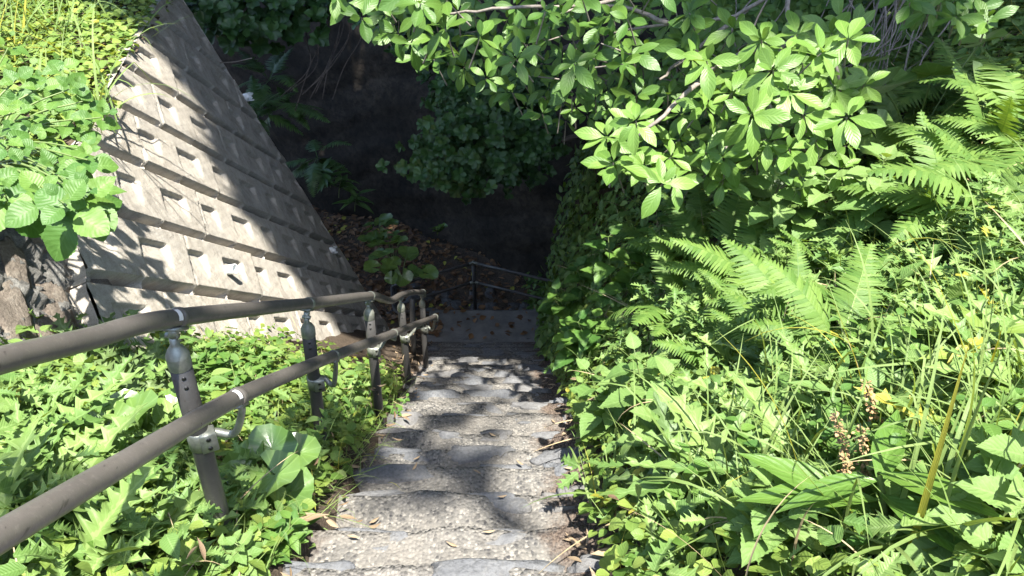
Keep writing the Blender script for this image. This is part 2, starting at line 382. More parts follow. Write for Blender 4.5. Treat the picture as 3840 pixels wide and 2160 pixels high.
# ------------------------------------------------------------------ ground sheets
def sheet(name, xs, ys, zf, mat, skip=None):
    X, Y = np.meshgrid(xs, ys); Z = zf(X, Y); V = np.stack([X, Y, Z], -1).reshape(-1, 3); Q = grid_q(len(ys), len(xs))
    if skip is not None:
        cx = V[Q].mean(1); Q = Q[~skip(cx[:, 0], cx[:, 1])]
    g = Geo().add(V, Q, None, V[:, :2]); o = link(name, g.mesh(name, mat)); return tag(o, kind='structure')
xs = np.concatenate([np.arange(-60, -5, 5), np.arange(-5, -1.6, .12), np.arange(-1.6, 2.5, .045), np.arange(2.5, 8, .12), np.arange(8, 60, 5)])
ys = np.concatenate([np.arange(-60, -1.5, 6), np.arange(-1.5, 10, .06), np.arange(10, 16, .2), np.arange(16, 70, 6)])
def gz(x, y):
    z = ground(np.clip(x, -8, 9), np.clip(y, -.5, 16))
    return z+np.where(x > 9, (x-9)*.4, 0)+np.where(y > 16, (y-16)*.3, 0)
sheet('ground', xs, ys, gz, M['soil'])

# ------------------------------------------------------------------ block retaining wall
P0 = np.array([-1.6, 7.5, -6.1]); wc = np.array([.1, 1, -.825]); wnv = nrm(np.array([1, .23, .4]))
wc = nrm(wc-wnv*(wc@wnv)); wt = np.cross(wnv, wc); wt *= np.sign(wt[2])
def W(s, t, h=0.0):
    s = np.asarray(s, float)[..., None]; t = np.asarray(t, float)[..., None]; h = np.asarray(h, float)[..., None]
    return P0+wc*s+wt*t+wnv*h
def wall_px(u, v, h=0.0):
    d = ray(u, v); P = P0+wnv*h
    return d*(wnv@P)/(wnv@d)
def sst(a, b, x): k = np.clip((x-a)/(b-a), 0, 1); return k*k*(3-2*k)
CH, BL = .465, 1.08
def wall_h(s, t):
    r = np.floor((t-.27)/CH); tt = (t-.27)-r*CH
    def loc(rr, sh):
        q = s-(-5.36)-.30*(tt-sh)-np.where(np.mod(rr, 2) == 0, .56, 0)
        k = np.floor(q/BL); return q-k*BL, k
    q, k = loc(r, 0); q2, k2 = loc(r+1, CH)
    hsh = lambda a, b, c: np.mod(np.sin(a*12.9898+b*78.233+c*37.7)*43758.5453, 1)
    h = (hsh(r, k, 1)-.5)*.016+(hsh(r, k, 2)-.5)*.02*(tt/CH-.5)+(hsh(r, k, 3)-.5)*.02*(q/BL-.5)
    # deep slots along the foot of each block
    e = .006
    for a, b in ((.03, .468), (.498, 1.05)):
        m = sst(a-e, a+e, q)*(1-sst(b-e, b+e, q))*sst(-.002, .004, tt)*(1-sst(.064, .073, tt))
        h = h-.115*m
    h = h+.010*sst(.060, .070, tt)*np.clip(1-tt/CH, 0, 1)-.028*sst(-.002, .004, tt)*(1-sst(.050, .062, tt))
    # bed joint
    h = h-.012*(1-sst(.004, .012, tt))
    # tapering trays
    for a, b in ((.12, .46), (.70, .95)):
        fl = .0*tt
        m = sst(a-.004, a+.03, q2)*(1-sst(b-.06, b+.008, q2))
        top = 1-sst(CH-.125, CH-.11, tt)
        h = h-.036*m*top*np.clip((tt-.13)/(CH-.26), 0, 1)
        # rim under the tray
    # vertical joints and the rib at the middle of each block
    dq = np.minimum(q, BL-q)
    h = h-.010*(1-sst(.003, .011, dq))
    
    jag = _n(s*6, t*6, 4)
    h = h+.012*np.clip(jag-.35, 0, 1)*(1-sst(.0, .04, np.minimum(dq, np.abs(tt))))
    return h+.0016*_n(s, t, 60)+.0012*_n(s, t, 140, 3)
ds, dt = .0125, .0088
tv = np.arange(-1.1, 4.05, dt); ncol = 540
ii, TT = np.meshgrid(np.arange(ncol), tv)
s_end = .297-.753*TT+.012*_n(TT, TT, 9)+.008*_n(TT, TT*.5, 31, 2)-.03*np.clip(_n(TT, TT, 5, 1)-.4, 0, 1)
SS = s_end-(ncol-1-ii)*ds*1.22
SN = np.where(TT < .275, -5.96, -5.9)+.02*np.sin(TT*9)
SS = np.clip(SS, -40, None)
near_bad = SS < SN
SSc = np.maximum(SS, SN)
ttop = (4.32+.634*SSc)/.682+.02*np.sin(SSc*7)
TTc = np.minimum(TT, ttop)
HH = wall_h(SSc, TTc)
V = W(SSc, TTc, HH).reshape(-1, 3); Q = grid_q(len(tv), ncol)
bad = near_bad.ravel(); topb = (TT > ttop).ravel()
keep = ~(bad[Q].all(1) | topb[Q].all(1))
Q = Q[keep]
used = np.unique(Q); remap = -np.ones(len(V), int); remap[used] = np.arange(len(used))
g = Geo().add(V[used], remap[Q], None, np.stack([SSc.ravel(), TTc.ravel()], -1)[used])
bwall = link('block_retaining_wall', g.mesh('block_retaining_wall', M['concrete']))
tag(bwall, 'sloping grey concrete block retaining wall with notched blocks, left of the stairs', 'retaining wall')
# end return, near return and coping behind the face
g = Geo()
te = np.arange(-1.1, 4.2, .12)
for sf, sgn in ((lambda t: .297-.753*t, 1), (lambda t: np.where(t < .275, -5.96, -5.9), -1)):
    a = sf(te); ok = te < (4.32+.634*a)/.682+.1
    a, b = a[ok], te[ok]; b = np.minimum(b, (4.32+.634*a)/.682)
    rows = [W(a, b, -.004)]
    for dd in (.15, .35, .6): rows.append(rows[0]-wnv*dd+np.array([0, -.02*sgn, 0]))
    VV = np.stack(rows).reshape(-1, 3); g.add(VV, grid_q(4, len(a)), None, np.stack([VV[:, 1]*1.1, VV[:, 2]], -1))
sa = np.arange(-5.9, -2.4, .1); ta = (4.32+.634*sa)/.682
rows = [W(sa, ta, -.004)]; rows += [rows[0]+np.array([-.3, 0, .0])+np.array([0, 0, -.06]), rows[0]+np.array([-.6, 0, -.2])]
VV = np.stack(rows).reshape(-1, 3); g.add(VV, grid_q(3, len(sa)), None, VV[:, 1:])
o = link('wall_return', g.mesh('wall_return', M['concrete']), bwall)

# upper ground behind the wall
def up_z(x, y):
    tx = np.interp(y, [1, 2.9, 3.7, 7.8], [-2.15, -2.25, -2.45, -3.35])
    z = np.interp(y, [0, 2.9, 3.7, 8], [-1.45, -1.5, -1.78, -1.88])+np.clip(tx-x, 0, 6)*.16
    return z+.03*_n(x, y, 4)-.5*sst(0, .25, x-tx)
X0 = lambda y: np.interp(y, [1, 2.9, 3.7, 7.8], [-2.15, -2.25, -2.45, -3.35])
yv = np.concatenate([np.arange(-4, 8.0, .1)]); uvv = np.linspace(0, 1, 40)**1.6
YY, UU = np.meshgrid(yv, uvv, indexing='ij'); XX = X0(YY)-.02-UU*9
V = np.stack([XX, YY, up_z(XX, YY)], -1).reshape(-1, 3)
o = link('upper_terrain', Geo().add(V, grid_q(len(yv), 40), None, V[:, :2]).mesh('upper_terrain', M['soil'])); tag(o, kind='structure')

# ------------------------------------------------------------------ masonry wall (field stones in mortar)
def MW(y, z, h=0.0):
    x = -1.71-.4*(z+6.1)-.23*(y-7.5)
    return np.stack([x, y, z], -1)+wnv*np.asarray(h, float)[..., None]
yy, zz = np.meshgrid(np.arange(-.5, 3.35, .02), np.arange(-3.4, -1.38, .02))
hh = .03*_n(yy*3, zz*3, 5)+.02*_n(yy, zz, 31, 1)+.015*_n(yy, zz, 67, 2)+.008*rng.standard_normal(yy.shape)
V = MW(yy, zz, hh).reshape(-1, 3)
mw = empty('masonry_wall', (-1.9, 2.2, -2.6)); tag(mw, 'rough field stone and mortar wall under the round-leaved shrub', 'stone wall')
o = link('mortar', Geo().add(V, grid_q(*yy.shape)).mesh('mortar', M['mortar'], False), mw); o.location = -np.array(mw.location)
def rock_geo(size, seed, n=14, jag=.16, flat=1.0):
    r = np.random.default_rng(seed); th, ph = np.meshgrid(np.linspace(0, np.pi, n), np.linspace(0, 2*np.pi, 2*n), indexing='ij')
    d = np.stack([np.sin(th)*np.cos(ph), np.sin(th)*np.sin(ph), np.cos(th)], -1)
    f = np.ones(th.shape)
    for k in range(10):
        a = nrm(r.standard_normal(3)); q = d@a; f -= np.maximum(q-r.uniform(.62, .85), 0)*r.uniform(.5, 1.1)
    for k in range(5):
        a = r.standard_normal(3)*r.uniform(2, 7); f += jag*.25*np.sin(d@a+r.uniform(0, 6))
    dd = np.sign(d)*np.abs(d)**flat
    V = dd*f[..., None]*np.asarray(size)
    g = Geo(); g.add(V.reshape(-1, 3), grid_q(n, 2*n)); return g
for k, (u, v, a, b) in enumerate([(50, 1215, .10, .17), (215, 1190, .10, .18), (375, 1190, .19, .22), (280, 1020, .15, .10), (60, 1010, .07, .15), (150, 1290, .12, .09), (120, 870, .12, .10), (470, 1330, .14, .12)]):
    d = ray(u, v); Pm = np.array([-1.71-.4*6.1+.23*7.5, 0, 0]); D = (wnv@Pm)/(wnv@d); p = d*D
    y_, z_ = p[1], p[2]
    gg = rock_geo((a*1.25, b*1.15, .022), 30+k, jag=.22, flat=.75)
    Mx = np.stack([nrm(wc*.7+np.array([0, 1, 0])), wt, wnv], -1)
    g2 = Geo().geo(gg, Mx)
    o = link('wall_stone', g2.mesh('wall_stone', M['masonry']), mw); o.location = p-np.array(mw.location)

# ------------------------------------------------------------------ rock face at the back of the hollow
path = smooth_path([(-9, 13.4), (-5.5, 12.7), (-3.4, 12.0), (-1.5, 11.2), (.5, 10.0), (1.6, 9.5), (3, 9.2)], 14)[:, :2]
zz = np.concatenate([np.arange(-7.4, 3.0, .09)])
nx = len(path); tn = nrm(np.gradient(path, axis=0)); nn = np.stack([tn[:, 1], -tn[:, 0]], -1)
V = []
for z in zz:
    k = np.arange(nx)*.13
    h = .10*_n(k*1.1, np.full(nx, z), 1.7)+.05*_n(k, np.full(nx, z), 5, 1)+.025*_n(k, np.full(nx, z), 13, 2)
    back = (z+7)*.07+np.where(z > -1, (z+1)*.5, 0)
    V.append(np.column_stack([path+nn*(h-back)[:, None], np.full(nx, z+.04*np.sin(k*3))]))
V = np.concatenate(V)
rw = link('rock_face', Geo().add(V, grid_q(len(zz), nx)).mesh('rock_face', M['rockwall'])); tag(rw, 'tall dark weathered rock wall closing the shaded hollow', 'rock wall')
# ------------------------------------------------------------------ stairs
noses = [.72, 1.03, 1.343, 1.63, 1.96, 2.32, 2.55, 2.92, 3.35, 3.71]
while noses[-1] < 7.5: noses.append(noses[-1]+.36)
noses[-1] = 7.9
stairs = empty('stairs', (0, 1, -1.8)); tag(stairs, kind='structure')
SO = np.array(stairs.location)
for i in range(1, len(noses)):
    y0, y1 = noses[i-1]-.10, noses[i]
    z1 = float(zs(y1)); nxs, nys = 46, 14
    u_ = np.linspace(0, 1, nxs); v_ = np.linspace(0, 1, nys)
    Uu, Vv = np.meshgrid(u_, v_)
    Yc = y0+(y1-y0)*Vv+.018*_n(Uu*3+i*5, 0*Uu, 3)*Vv
    X = (XL(Yc)-.12)*(1-Uu)+(XR(Yc)+.10)*Uu
    e = np.abs(Uu-.46)
    Z = z1+.010*_n(X+i*3.3, Yc, 7)+.006*_n(X+i, Yc, 23)+.06*np.clip(e-.33, 0, 1)-.012*(1-Vv)
    top = np.stack([X, Yc, Z], -1)
    fr = [top[-1]+np.array([0, .004, -.03]), top[-1]+np.array([0, .0, -.12]), top[-1]+np.array([0, -.01, -.45])]
    allv = np.concatenate([top.reshape(-1, 3), np.concatenate(fr)])
    UVs = np.concatenate([np.stack([Uu, Vv], -1).reshape(-1, 2), np.tile(np.stack([u_, np.ones(nxs)], -1), (3, 1))])
    st = link('step', Geo().add(allv-SO, grid_q(nys+3, nxs), None, UVs).mesh('step', M['tread']), stairs)
    # rough stones let into the front edge
    x = float(XL(y1))+rng.uniform(-.05, .08); xe = float(XR(y1))+.02
    while x < xe-.06:
        wdt = rng.uniform(.2, .5); wdt = min(wdt, xe-x+.04)
        dep = rng.uniform(.05, .085)
        gg = rock_geo((wdt*.53, dep, rng.uniform(.055, .07)), int(rng.integers(1e6)), n=16, jag=.22, flat=.55)
        o = link('nosing_stone', gg.mesh('nosing_stone', M['stone']), st)
        o.location = np.array([x+wdt/2, y1-dep*.45+rng.uniform(-.02, .02), z1-.056+rng.uniform(-.009, .009)])-SO
        o.rotation_euler = (rng.uniform(-.1, .1), rng.uniform(-.06, .06), rng.uniform(-.09, .09))
        x += wdt+rng.uniform(.0, .05) + (.16 if rng.random() < .12 else 0)
# landing slab
xs_ = np.linspace(-1.2, .62, 40); ys_ = np.linspace(7.82, 8.55, 18)
X, Y = np.meshgrid(xs_, ys_); X = X+(Y-8.2)*.05
Z = -6.44+.01*_n(X, Y, 5); V = np.stack([X, Y, Z], -1); sk = V[-1]+np.array([0, 0, -.3])
V = np.concatenate([V.reshape(-1, 3), sk])
lm = simple('landing_concrete', (.19, .18, .165), .9, c2=(.12, .115, .105), scale=5, bump=.6, bscale=40)
o = link('landing', Geo().add(V-SO, grid_q(19, 40)).mesh('landing', lm), stairs)

# ------------------------------------------------------------------ handrail
hr = empty('handrail', (-.88, 1.41, -2.04)); HO = np.array(hr.location)
tag(hr, 'brown two-rail metal handrail on steel-capped posts along the left of the stairs', 'handrail')
def part(g, name, mat, par, smooth=True, off=None):
    o = link(name, g.mesh(name, mat, smooth), par); return o
class OG(Geo):
    def __init__(s, off): super().__init__(); s.off = np.asarray(off)
    def mesh(s, *a, **k):
        s.V = [v-s.off for v in s.V]; return super().mesh(*a, **k)
D1 = 1.41/(cp-.0415*sp)
up_pts = [at(-420, 1475, .98), at(0, 1352, 1.20), at(330, 1272, 1.46), at(660, 1192, 1.80), at(1155, 1138, 3.0), at(1388, 1110, 3.95), at(1432, 1120, 4.45), at(1470, 1126, 4.95), at(1505, 1106, 5.47), at(1550, 1096, 6.2), at(1586, 1096, 6.75)]
lo_pts = [at(-420, 2270, .86), at(0, 2012, 1.04), at(440, 1752, 1.36), at(885, 1492, 1.93), at(1150, 1376, 2.55), at(1225, 1345, 2.95), at(1475, 1250, 4.3), at(1580, 1208, 5.8), at(1632, 1188, 6.9)]
def lerp_path(P, n=10): 
    return np.concatenate([np.linspace(P[i], P[i+1], n, endpoint=False) for i in range(len(P)-1)]+[P[-1:]])
g = OG(HO); up_s = smooth_path(up_pts, 10); tube(g, up_s, .0232, 18); part(g, 'top_rail', M['rail'], hr)
g = OG(HO); lo_s = smooth_path(lo_pts, 10); tube(g, lo_s, .0232, 18); part(g, 'lower_rail', M['rail'], hr)
def near(S, p): 
    k = int(np.argmin(np.linalg.norm(S-p, axis=1))); k = min(max(k, 1), len(S)-2); return S[k], nrm(S[k+1]-S[k-1])
def near_px(S, uv):
    d = nrm(ray(*uv)); k = int(np.argmax(nrm(S)@d)); k = min(max(k, 1), len(S)-2); return S[k], nrm(S[k+1]-S[k-1])
def ring(p, T, r, hw, name, mat, par):
    g = OG(HO); lathe(g, [(.0225, -hw-.002), (r-.0015, -hw), (r, -hw*.6), (r, hw*.6), (r-.0015, hw), (.0225, hw+.002)], p, T, 20); return part(g, name, mat, par)
bases = [(870, 2100, 2.33), (1215, 1725, 3.58), (1425, 1580, 4.49), (1532, 1440, 6.0), (1597, 1370, 7.25)]
tops = [(668, 1340, 1.86), (1155, 1237, 3.03), (1384, 1177, 4.01), (1504, 1152, 5.5), (1583, 1138, 6.8)]
colr = [(780, 1640, 2.12), (1195, 1430, 3.28), (1410, 1310, 4.2), (1528, 1265, 5.7), (1600, 1232, 7.0)]
railj_u = [(660, 1192), (1155, 1138), (1388, 1110), (1505, 1106), (1578, 1096)]
railj_l = [(885, 1492), (1245, 1338), (1478, 1249), (1580, 1208), (1628, 1190)]
for i in range(5):
    b0 = at(*bases[i]); t0 = at(*tops[i]); ax = nrm(t0-b0); b0 = b0-ax*.25
    k = 1.0 if i < 4 else .95; rr = .0275*k
    g = OG(HO); tube(g, np.linspace(b0, t0, 6), rr, 22); post = part(g, 'post', M['post'], hr)
    pj, T = near_px(up_s, railj_u[i])
    # cast steel cap: collar, dome, neck, saddle
    g = OG(HO); Lr = np.linalg.norm(pj-t0)
    lathe(g, [(.0276, -.0305), (.0288, -.030), (.0290, -.0295), (.0290, .0085), (.0288, .009), (.0275, .0125), (.0215, .026), (.0140, .037), (.0105, .044), (.0100, .066), (.001, .068)], t0, ax, 18)
    nk = t0+ax*.070; sd_ = nrm(np.cross(T, ax))
    sadd = pj-nrm(np.cross(sd_, T))*.026
    tube(g, [nk, (nk+sadd)/2, sadd], [.012, .013, .012], 8)
    box(g, sadd, (T, sd_, nrm(np.cross(T, sd_))), (.036, .017, .005))
    tube(g, [nk-sd_*.016, nk+sd_*.016], .008, 8)
    cap = part(g, 'post_cap', M['galv'], post)
    # set screws in the shaft
    g = OG(HO); vd = nrm(-t0-ax*(-t0@ax))
    for q in (.050, .082):
        g = OG(HO); c = t0-ax*q+vd*(rr-.002); tube(g, [c-vd*.004, c+vd*.0035], .0055, 8)
        part(g, 'set_screw', M['screw'], post)
    # lower bracket
    qq = b0[None]+ax[None]*np.linspace(0, np.linalg.norm(t0-b0), 400)[:, None]; vv_ = 1080-F*(qq[:, 1]*sp+qq[:, 2]*cp)/(qq[:, 1]*cp-qq[:, 2]*sp); c0 = qq[int(np.argmin(np.abs(vv_-colr[i][1])))]
    pl, T2 = near_px(lo_s, railj_l[i])
    g = OG(HO); lathe(g, [(.0276, -.032), (.0310, -.031), (.0312, .029), (.0276, .031)], c0, ax, 18)
    out = nrm(np.array([1, .25, 0])-ax*ax[0])
    fx = nrm(np.cross(ax, vd))
    box(g, c0+fx*.020+vd*.018, (fx, vd, ax), (.022, .020, .033))
    e1 = c0+out*.045+ax*.012; e3 = pl-np.array([0, 0, .038]); e2 = (e1*.45+np.array([e3[0], e3[1], e1[2]])*.55)+np.array([0, .01, -.006])
    tube(g, smooth_path([c0+out*.02+ax*.008, e1, e2, e3+np.array([.004, .004, -.012]), e3+np.array([0, 0, .02])], 5), np.linspace(.013, .009, 21), 9)
    s2 = nrm(np.cross(T2, (0, 0, 1))); box(g, pl-np.array([0, 0, .026]), (T2, s2, nrm(np.cross(T2, s2))), (.034, .016, .005))
    br = part(g, 'bracket', M['galv'], post)
    for q in (-.016, .016):
        g = OG(HO); c = c0+fx*.020+vd*.038+ax*q; tube(g, [c-vd*.004, c+vd*.002], .0065, 8)
        part(g, 'bolt', M['screw'], post)
    if i < 3:
        ring(pj+T*.012, T, .0262, .013, 'joint_sleeve', M['rail'] if i == 0 else M['galv'], hr)
        ring(pl+T2*.012, T2, .0262, .013, 'joint_sleeve', M['rail'] if i == 0 else M['galv'], hr)
    if i == 0:
        for S, p, T_ in ((up_s, pj, T), (lo_s, pl, T2)):
            g = OG(HO); a, b = p-T_*.034, p-T_*.012
            vdx = nrm(-p-T_*(-p@T_)); s_ = np.cross(T_, vdx); an = np.linspace(-1.0, .35, 8)
            V = np.concatenate([q+.0239*(np.cos(an)[:, None]*vdx+np.sin(an)[:, None]*s_) for q in (a, b)])
            g.add(V, grid_q(2, 8)); part(g, 'reflective_tape', M['tape'], hr)
for S in (up_s, lo_s):
    p = S[-1]; T = nrm(S[-1]-S[-3]); g = OG(HO)
    lathe(g, [(.0, .012), (.028, .010), (.0295, .0), (.0295, -.014), (.0235, -.02)], p, T, 18)
    dn = np.array([0, 0, -1.]); tube(g, smooth_path([p, p+T*.03+dn*.012, p+T*.02+dn*.05], 5), .0235, 14)
    part(g, 'rail_end', M['galv'], hr)

# railing round the landing
lr = empty('landing_railing', (-.58, 9.3, -7.07)); LO = np.array(lr.location); tag(lr, 'dark two-rail railing round the far edge of the lower landing', 'railing')
cz = -7.07
cor = np.array([-.58, 9.3]); le = np.array([-1.69, 8.7]); re = np.array([.62, 8.77]); re2 = re+(re-cor)*.9
g = OG(LO); tube(g, [(*cor, cz-.3), (*cor, cz+.96)], .030, 14); pst = part(g, 'post', M['post'], lr)
g = OG(LO); lathe(g, [(.031, -.01), (.034, 0), (.034, .03), (.02, .05), (.0, .055)], (*cor, cz+.93), (0, 0, 1), 14); part(g, 'post_cap', M['galv'], pst)
for hgt in (.95, .60):
    for e in (le, re2):
        p0 = np.array([*cor, cz+hgt]); p1 = np.array([*e, cz+hgt+(.0 if e is le else .03)]); dl_ = nrm(p1-p0); p0 = p0+dl_*.04
        g = OG(LO); tube(g, np.linspace(p0, p1, 5), .0215, 12); part(g, 'rail', M['grey_rail'], lr)
        g = OG(LO); lathe(g, [(.022, -.05), (.026, -.045), (.026, .03), (.022, .035)], p0, dl_, 12); part(g, 'rail_socket', M['galv'], lr)
for e in (le, re2):
    g = OG(LO); b = np.array([*e, cz-.3]); tube(g, [b, b+np.array([0, 0, 1.2])], .030, 14); part(g, 'post', M['post'], lr)
g = OG(LO); p1 = np.array([*le, cz+.95]); tube(g, smooth_path([p1, p1+np.array([-.03, -.06, -.02]), p1+np.array([.12, -.75, .12]), p1+np.array([.5, -1.6, .75])], 8), .0215, 12); part(g, 'rail', M['grey_rail'], lr)
g = OG(LO); p = np.array(at(1545, 1330, 7.9)); q = np.array(at(1546, 1120, 7.4)); tube(g, [p-np.array([0, 0, .3]), q], .029, 14); part(g, 'post', M['post'], lr)

# ================================================================== PLANTS
def leaf_p(wf, nl=8, nw=2, fold=.25, droop=.18, teeth=0, ta=.0, pucker=0, swept=0, curl=0, twist=0):
    u = np.linspace(0, 1, nl+1); V = []; UV = []
    for i, a in enumerate(u):
        wv = wf(a)
        if teeth: wv *= 1+ta*((i % 2)*2-1)
        for j in range(-nw, nw+1):
            f = j/nw; y = f*wv
            z = fold*abs(y)-droop*a*a+(pucker*math.sin(a*22)*abs(f)*(1-abs(f)*.5) if pucker else 0)-curl*f*f*wv
            V.append((a+swept*abs(y), y*math.cos(twist*a), z+y*math.sin(twist*a))); UV.append((a, .5+.5*f))
    return np.array(V), grid_q(nl+1, 2*nw+1), np.array(UV)
def prof(pts):
    xs_, ys_ = zip(*pts); xx = np.linspace(0, 1, 60); yy_ = np.interp(xx, xs_, ys_); k = np.ones(7)/7
    yy2 = np.convolve(np.pad(yy_, 3, 'edge'), k, 'valid'); yy2[0] = yy_[0]*.6; yy2[-1] = 0.004
    return lambda a: float(np.interp(a, xx, yy2))
OB = prof([(0, .015), (.06, .02), (.2, .13), (.45, .215), (.65, .23), (.82, .16), (1, .0)])       # obovate
OV = prof([(0, .015), (.05, .10), (.2, .25), (.4, .28), (.65, .2), (.85, .09), (1, 0)])             # ovate
CO = prof([(0, .05), (.04, .22), (.15, .37), (.35, .40), (.6, .30), (.8, .16), (.93, .05), (1, 0)])  # broad nettle
LA = prof([(0, .01), (.1, .05), (.35, .14), (.6, .13), (.85, .05), (1, 0)])                          # lance
RO = prof([(0, .02), (.15, .12), (.45, .29), (.75, .33), (.92, .2), (1, .03)])                       # rounded small
EL = prof([(0, .03), (.08, .2), (.3, .42), (.55, .45), (.8, .3), (.95, .12), (1, .0)])               # round ovate
P_WH = [leaf_p(OB, 9, 2, .32, d, curl=c, twist=t) for d, c, t in ((.10, .1, .1), (.28, .25, -.2), (.02, .05, .25), (.4, .1, 0))]
P_OV = [leaf_p(OV, 6, 1, .3, d, twist=t) for d, t in ((.15, .1), (.35, -.2), (.05, .2))]
P_NE = [leaf_p(CO, 22, 2, .28, d, 1, .055, .022) for d in (.12, .3, .45)]
P_HY = [leaf_p(EL, 20, 2, .2, d, 1, .03, .016) for d in (.12, .3, .45)]
P_LA = [leaf_p(LA, 9, 2, .3, d) for d in (.15, .4)]
P_RO = [leaf_p(RO, 4, 1, .35, d) for d in (.05, .25, -.12)]
P_CO = [leaf_p(EL, 4, 1, .25, d) for d in (.1, .3)]
P_DRY = [leaf_p(LA, 8, 2, -.3, d, curl=c, twist=t) for d, c, t in ((-.15, .5, .3), (.15, -.5, -.3), (-.05, .3, .4))]
def thistle_leaf(seed, n=11, droop=.35, narrow=1.0):
    r = np.random.default_rng(seed); V = []; UV = []
    us = np.linspace(0, 1, 3*n+1); env = lambda a: (.05+.20*math.sin(math.pi*min(1, a*.9+.1))**.8)*narrow*(1-.6*a**3); wv = r.uniform(0, 6); sw = r.uniform(-.06, .06)
    kk = r.uniform(.65, 1.3, (2, n+1))
    for i, a in enumerate(us):
        ph = i % 3; e = env(a)
        for f in (-1, -.5, 0, .5, 1):
            q = kk[int(f > 0), i//3]; k = (.30, 1.0*q, .62*q)[ph] if i < 3*n else .02
            y = f*e*k; x = a+(.0, .9, .25)[ph]*abs(f)*e*.55
            z = .35*abs(y)-droop*a*a+(.0, .035, -.012)[ph]*abs(f)*math.sin(i*1.3+wv+f)*1.2
            V.append((x, y+sw*a*a*4, z)); UV.append((a, .5+.5*f*.6))
    return np.array(V), grid_q(3*n+1, 5), np.array(UV)
P_TH = [thistle_leaf(k, 8+k % 3, d, 1.0) for k, d in enumerate((.25, .5, .12, .7, .35))]
P_MU = [thistle_leaf(20+k, 4+k % 2, d, 1.7) for k, d in enumerate((.15, .4, .05, .6))]
def fern_frond(npair=19, arch=.55, wide=.26, seed=0, seg=4):
    r = np.random.default_rng(seed); Vs = []; Qs = []; UVs = []; n0 = 0
    an = np.linspace(0, arch*1.9, npair+8); dx = np.cos(an+.0); dz = -np.sin(an); st = 1/len(an)
    X = np.concatenate([[0], np.cumsum(dx*st)]); Zz = np.concatenate([[0], np.cumsum(dz*st)])
    for i in range(7, len(an)):
        q = (i-7)/(len(an)-7); L = wide*(min(1, q*3+.55))*(1-q)**.75+.012
        c = np.array([X[i], 0, Zz[i]]); ax = np.array([dx[i], 0, dz[i]]); up = np.array([-dz[i], 0, dx[i]])
        for sd in (-1, 1):
            d = nrm(ax*.38+np.array([0, sd, 0])*.95-up*r.uniform(-.05, .28)); w_ = np.cross(up, d); w_ = nrm(w_)*.026*(1-.3*q)
            V = []
            for k in range(seg+1):
                t = k/seg; hw = (1-.92*t**1.6)*(1.15 if k % 2 else .85)
                p = c+d*L*t-up*.12*L*t*t
                V += [p-w_*hw, p+up*.004, p+w_*hw]; UVs += [(t, 0), (t, .5), (t, 1)]
            Vs += V; Qs.append(grid_q(seg+1, 3)+n0); n0 += len(V)
    V = []
    for i in range(len(X)):
        hw = .008*(1-.7*i/len(X)); V += [(X[i], -hw, Zz[i]+.003), (X[i], hw, Zz[i]+.003)]; UVs += [(.5, .45), (.5, .55)]
    Vs += V; Qs.append(grid_q(len(X), 2)+n0)
    return np.array(Vs), np.concatenate(Qs), np.array(UVs)
P_FE = [fern_frond(20, .45, .27, 1), fern_frond(18, .75, .25, 2), fern_frond(22, .25, .24, 3)]
P_FD = [fern_frond(15, .5, .17, 4, 2), fern_frond(15, .9, .16, 5, 2)]
def blade(bend, wd=.018, n=9, kink=None):
    an = np.linspace(0, 1, n+1)**1.5*bend
    if kink: an = an+np.where(np.linspace(0, 1, n+1) > kink, 1.0, 0)
    x = np.concatenate([[0], np.cumsum(np.cos(an[:-1])/n)]); z = -np.concatenate([[0], np.cumsum(np.sin(an[:-1])/n)])
    V = []; UV = []
    for i in range(n+1):
        t = i/n; hw = wd*(1-t**2.2)*.5*(.6+.4*min(1, t*5))+.0004
        V += [(x[i], -hw, z[i]+.25*hw), (x[i], 0, z[i]), (x[i], hw, z[i]+.25*hw)]; UV += [(t, 0), (t, .5), (t, 1)]
    return np.array(V), grid_q(n+1, 3), np.array(UV)
P_GR = [blade(.5), blade(1.1), blade(1.7, .016), blade(2.3, .02), blade(.25, .022), blade(.9, .016, 9, .6)]
def kidney(seed, ns=22, nr=4):
    r = np.random.default_rng(seed); th = np.linspace(R(-163), R(163), ns+1); V = []; UV = []
    ph = r.uniform(0, 6)
    for k in range(nr+1):
        q = k/nr
        for j, t in enumerate(th):
            rad = q*(.5+.04*math.cos(t*3+ph))*(1+(.035 if j % 2 else -.02)*(k == nr))
            zz_ = .10*q*q+.05*q*math.sin(t*4+ph)*q-.04*math.cos(t)*q
            V.append((rad*math.cos(t), rad*math.sin(t), zz_)); UV.append((j/ns, q))
    return np.array(V), grid_q(nr+1, ns+1), np.array(UV)
P_KI = [kidney(k) for k in range(3)]

def rdir(n, el0, el1, r=rng, az=None):
    az = r.uniform(0, 2*np.pi, n) if az is None else az; el = r.uniform(el0, el1, n)
    return np.stack([np.cos(az)*np.cos(el), np.sin(az)*np.cos(el), np.sin(el)], -1)
Z3 = np.array([0, 0, 1.])
def put(g, protos, d, up, sc_, loc, r=rng):
    d = np.atleast_2d(d); n = len(d); k = r.integers(0, len(protos), n); sc_ = np.broadcast_to(np.asarray(sc_, float), (n,)); loc = np.broadcast_to(loc, (n, 3)); up = np.broadcast_to(up, (n, 3))
    for i in range(len(protos)):
        m = k == i
        if m.any(): g.stamp(protos[i], frames(d[m], up[m], sc_[m]), loc[m])
    return g

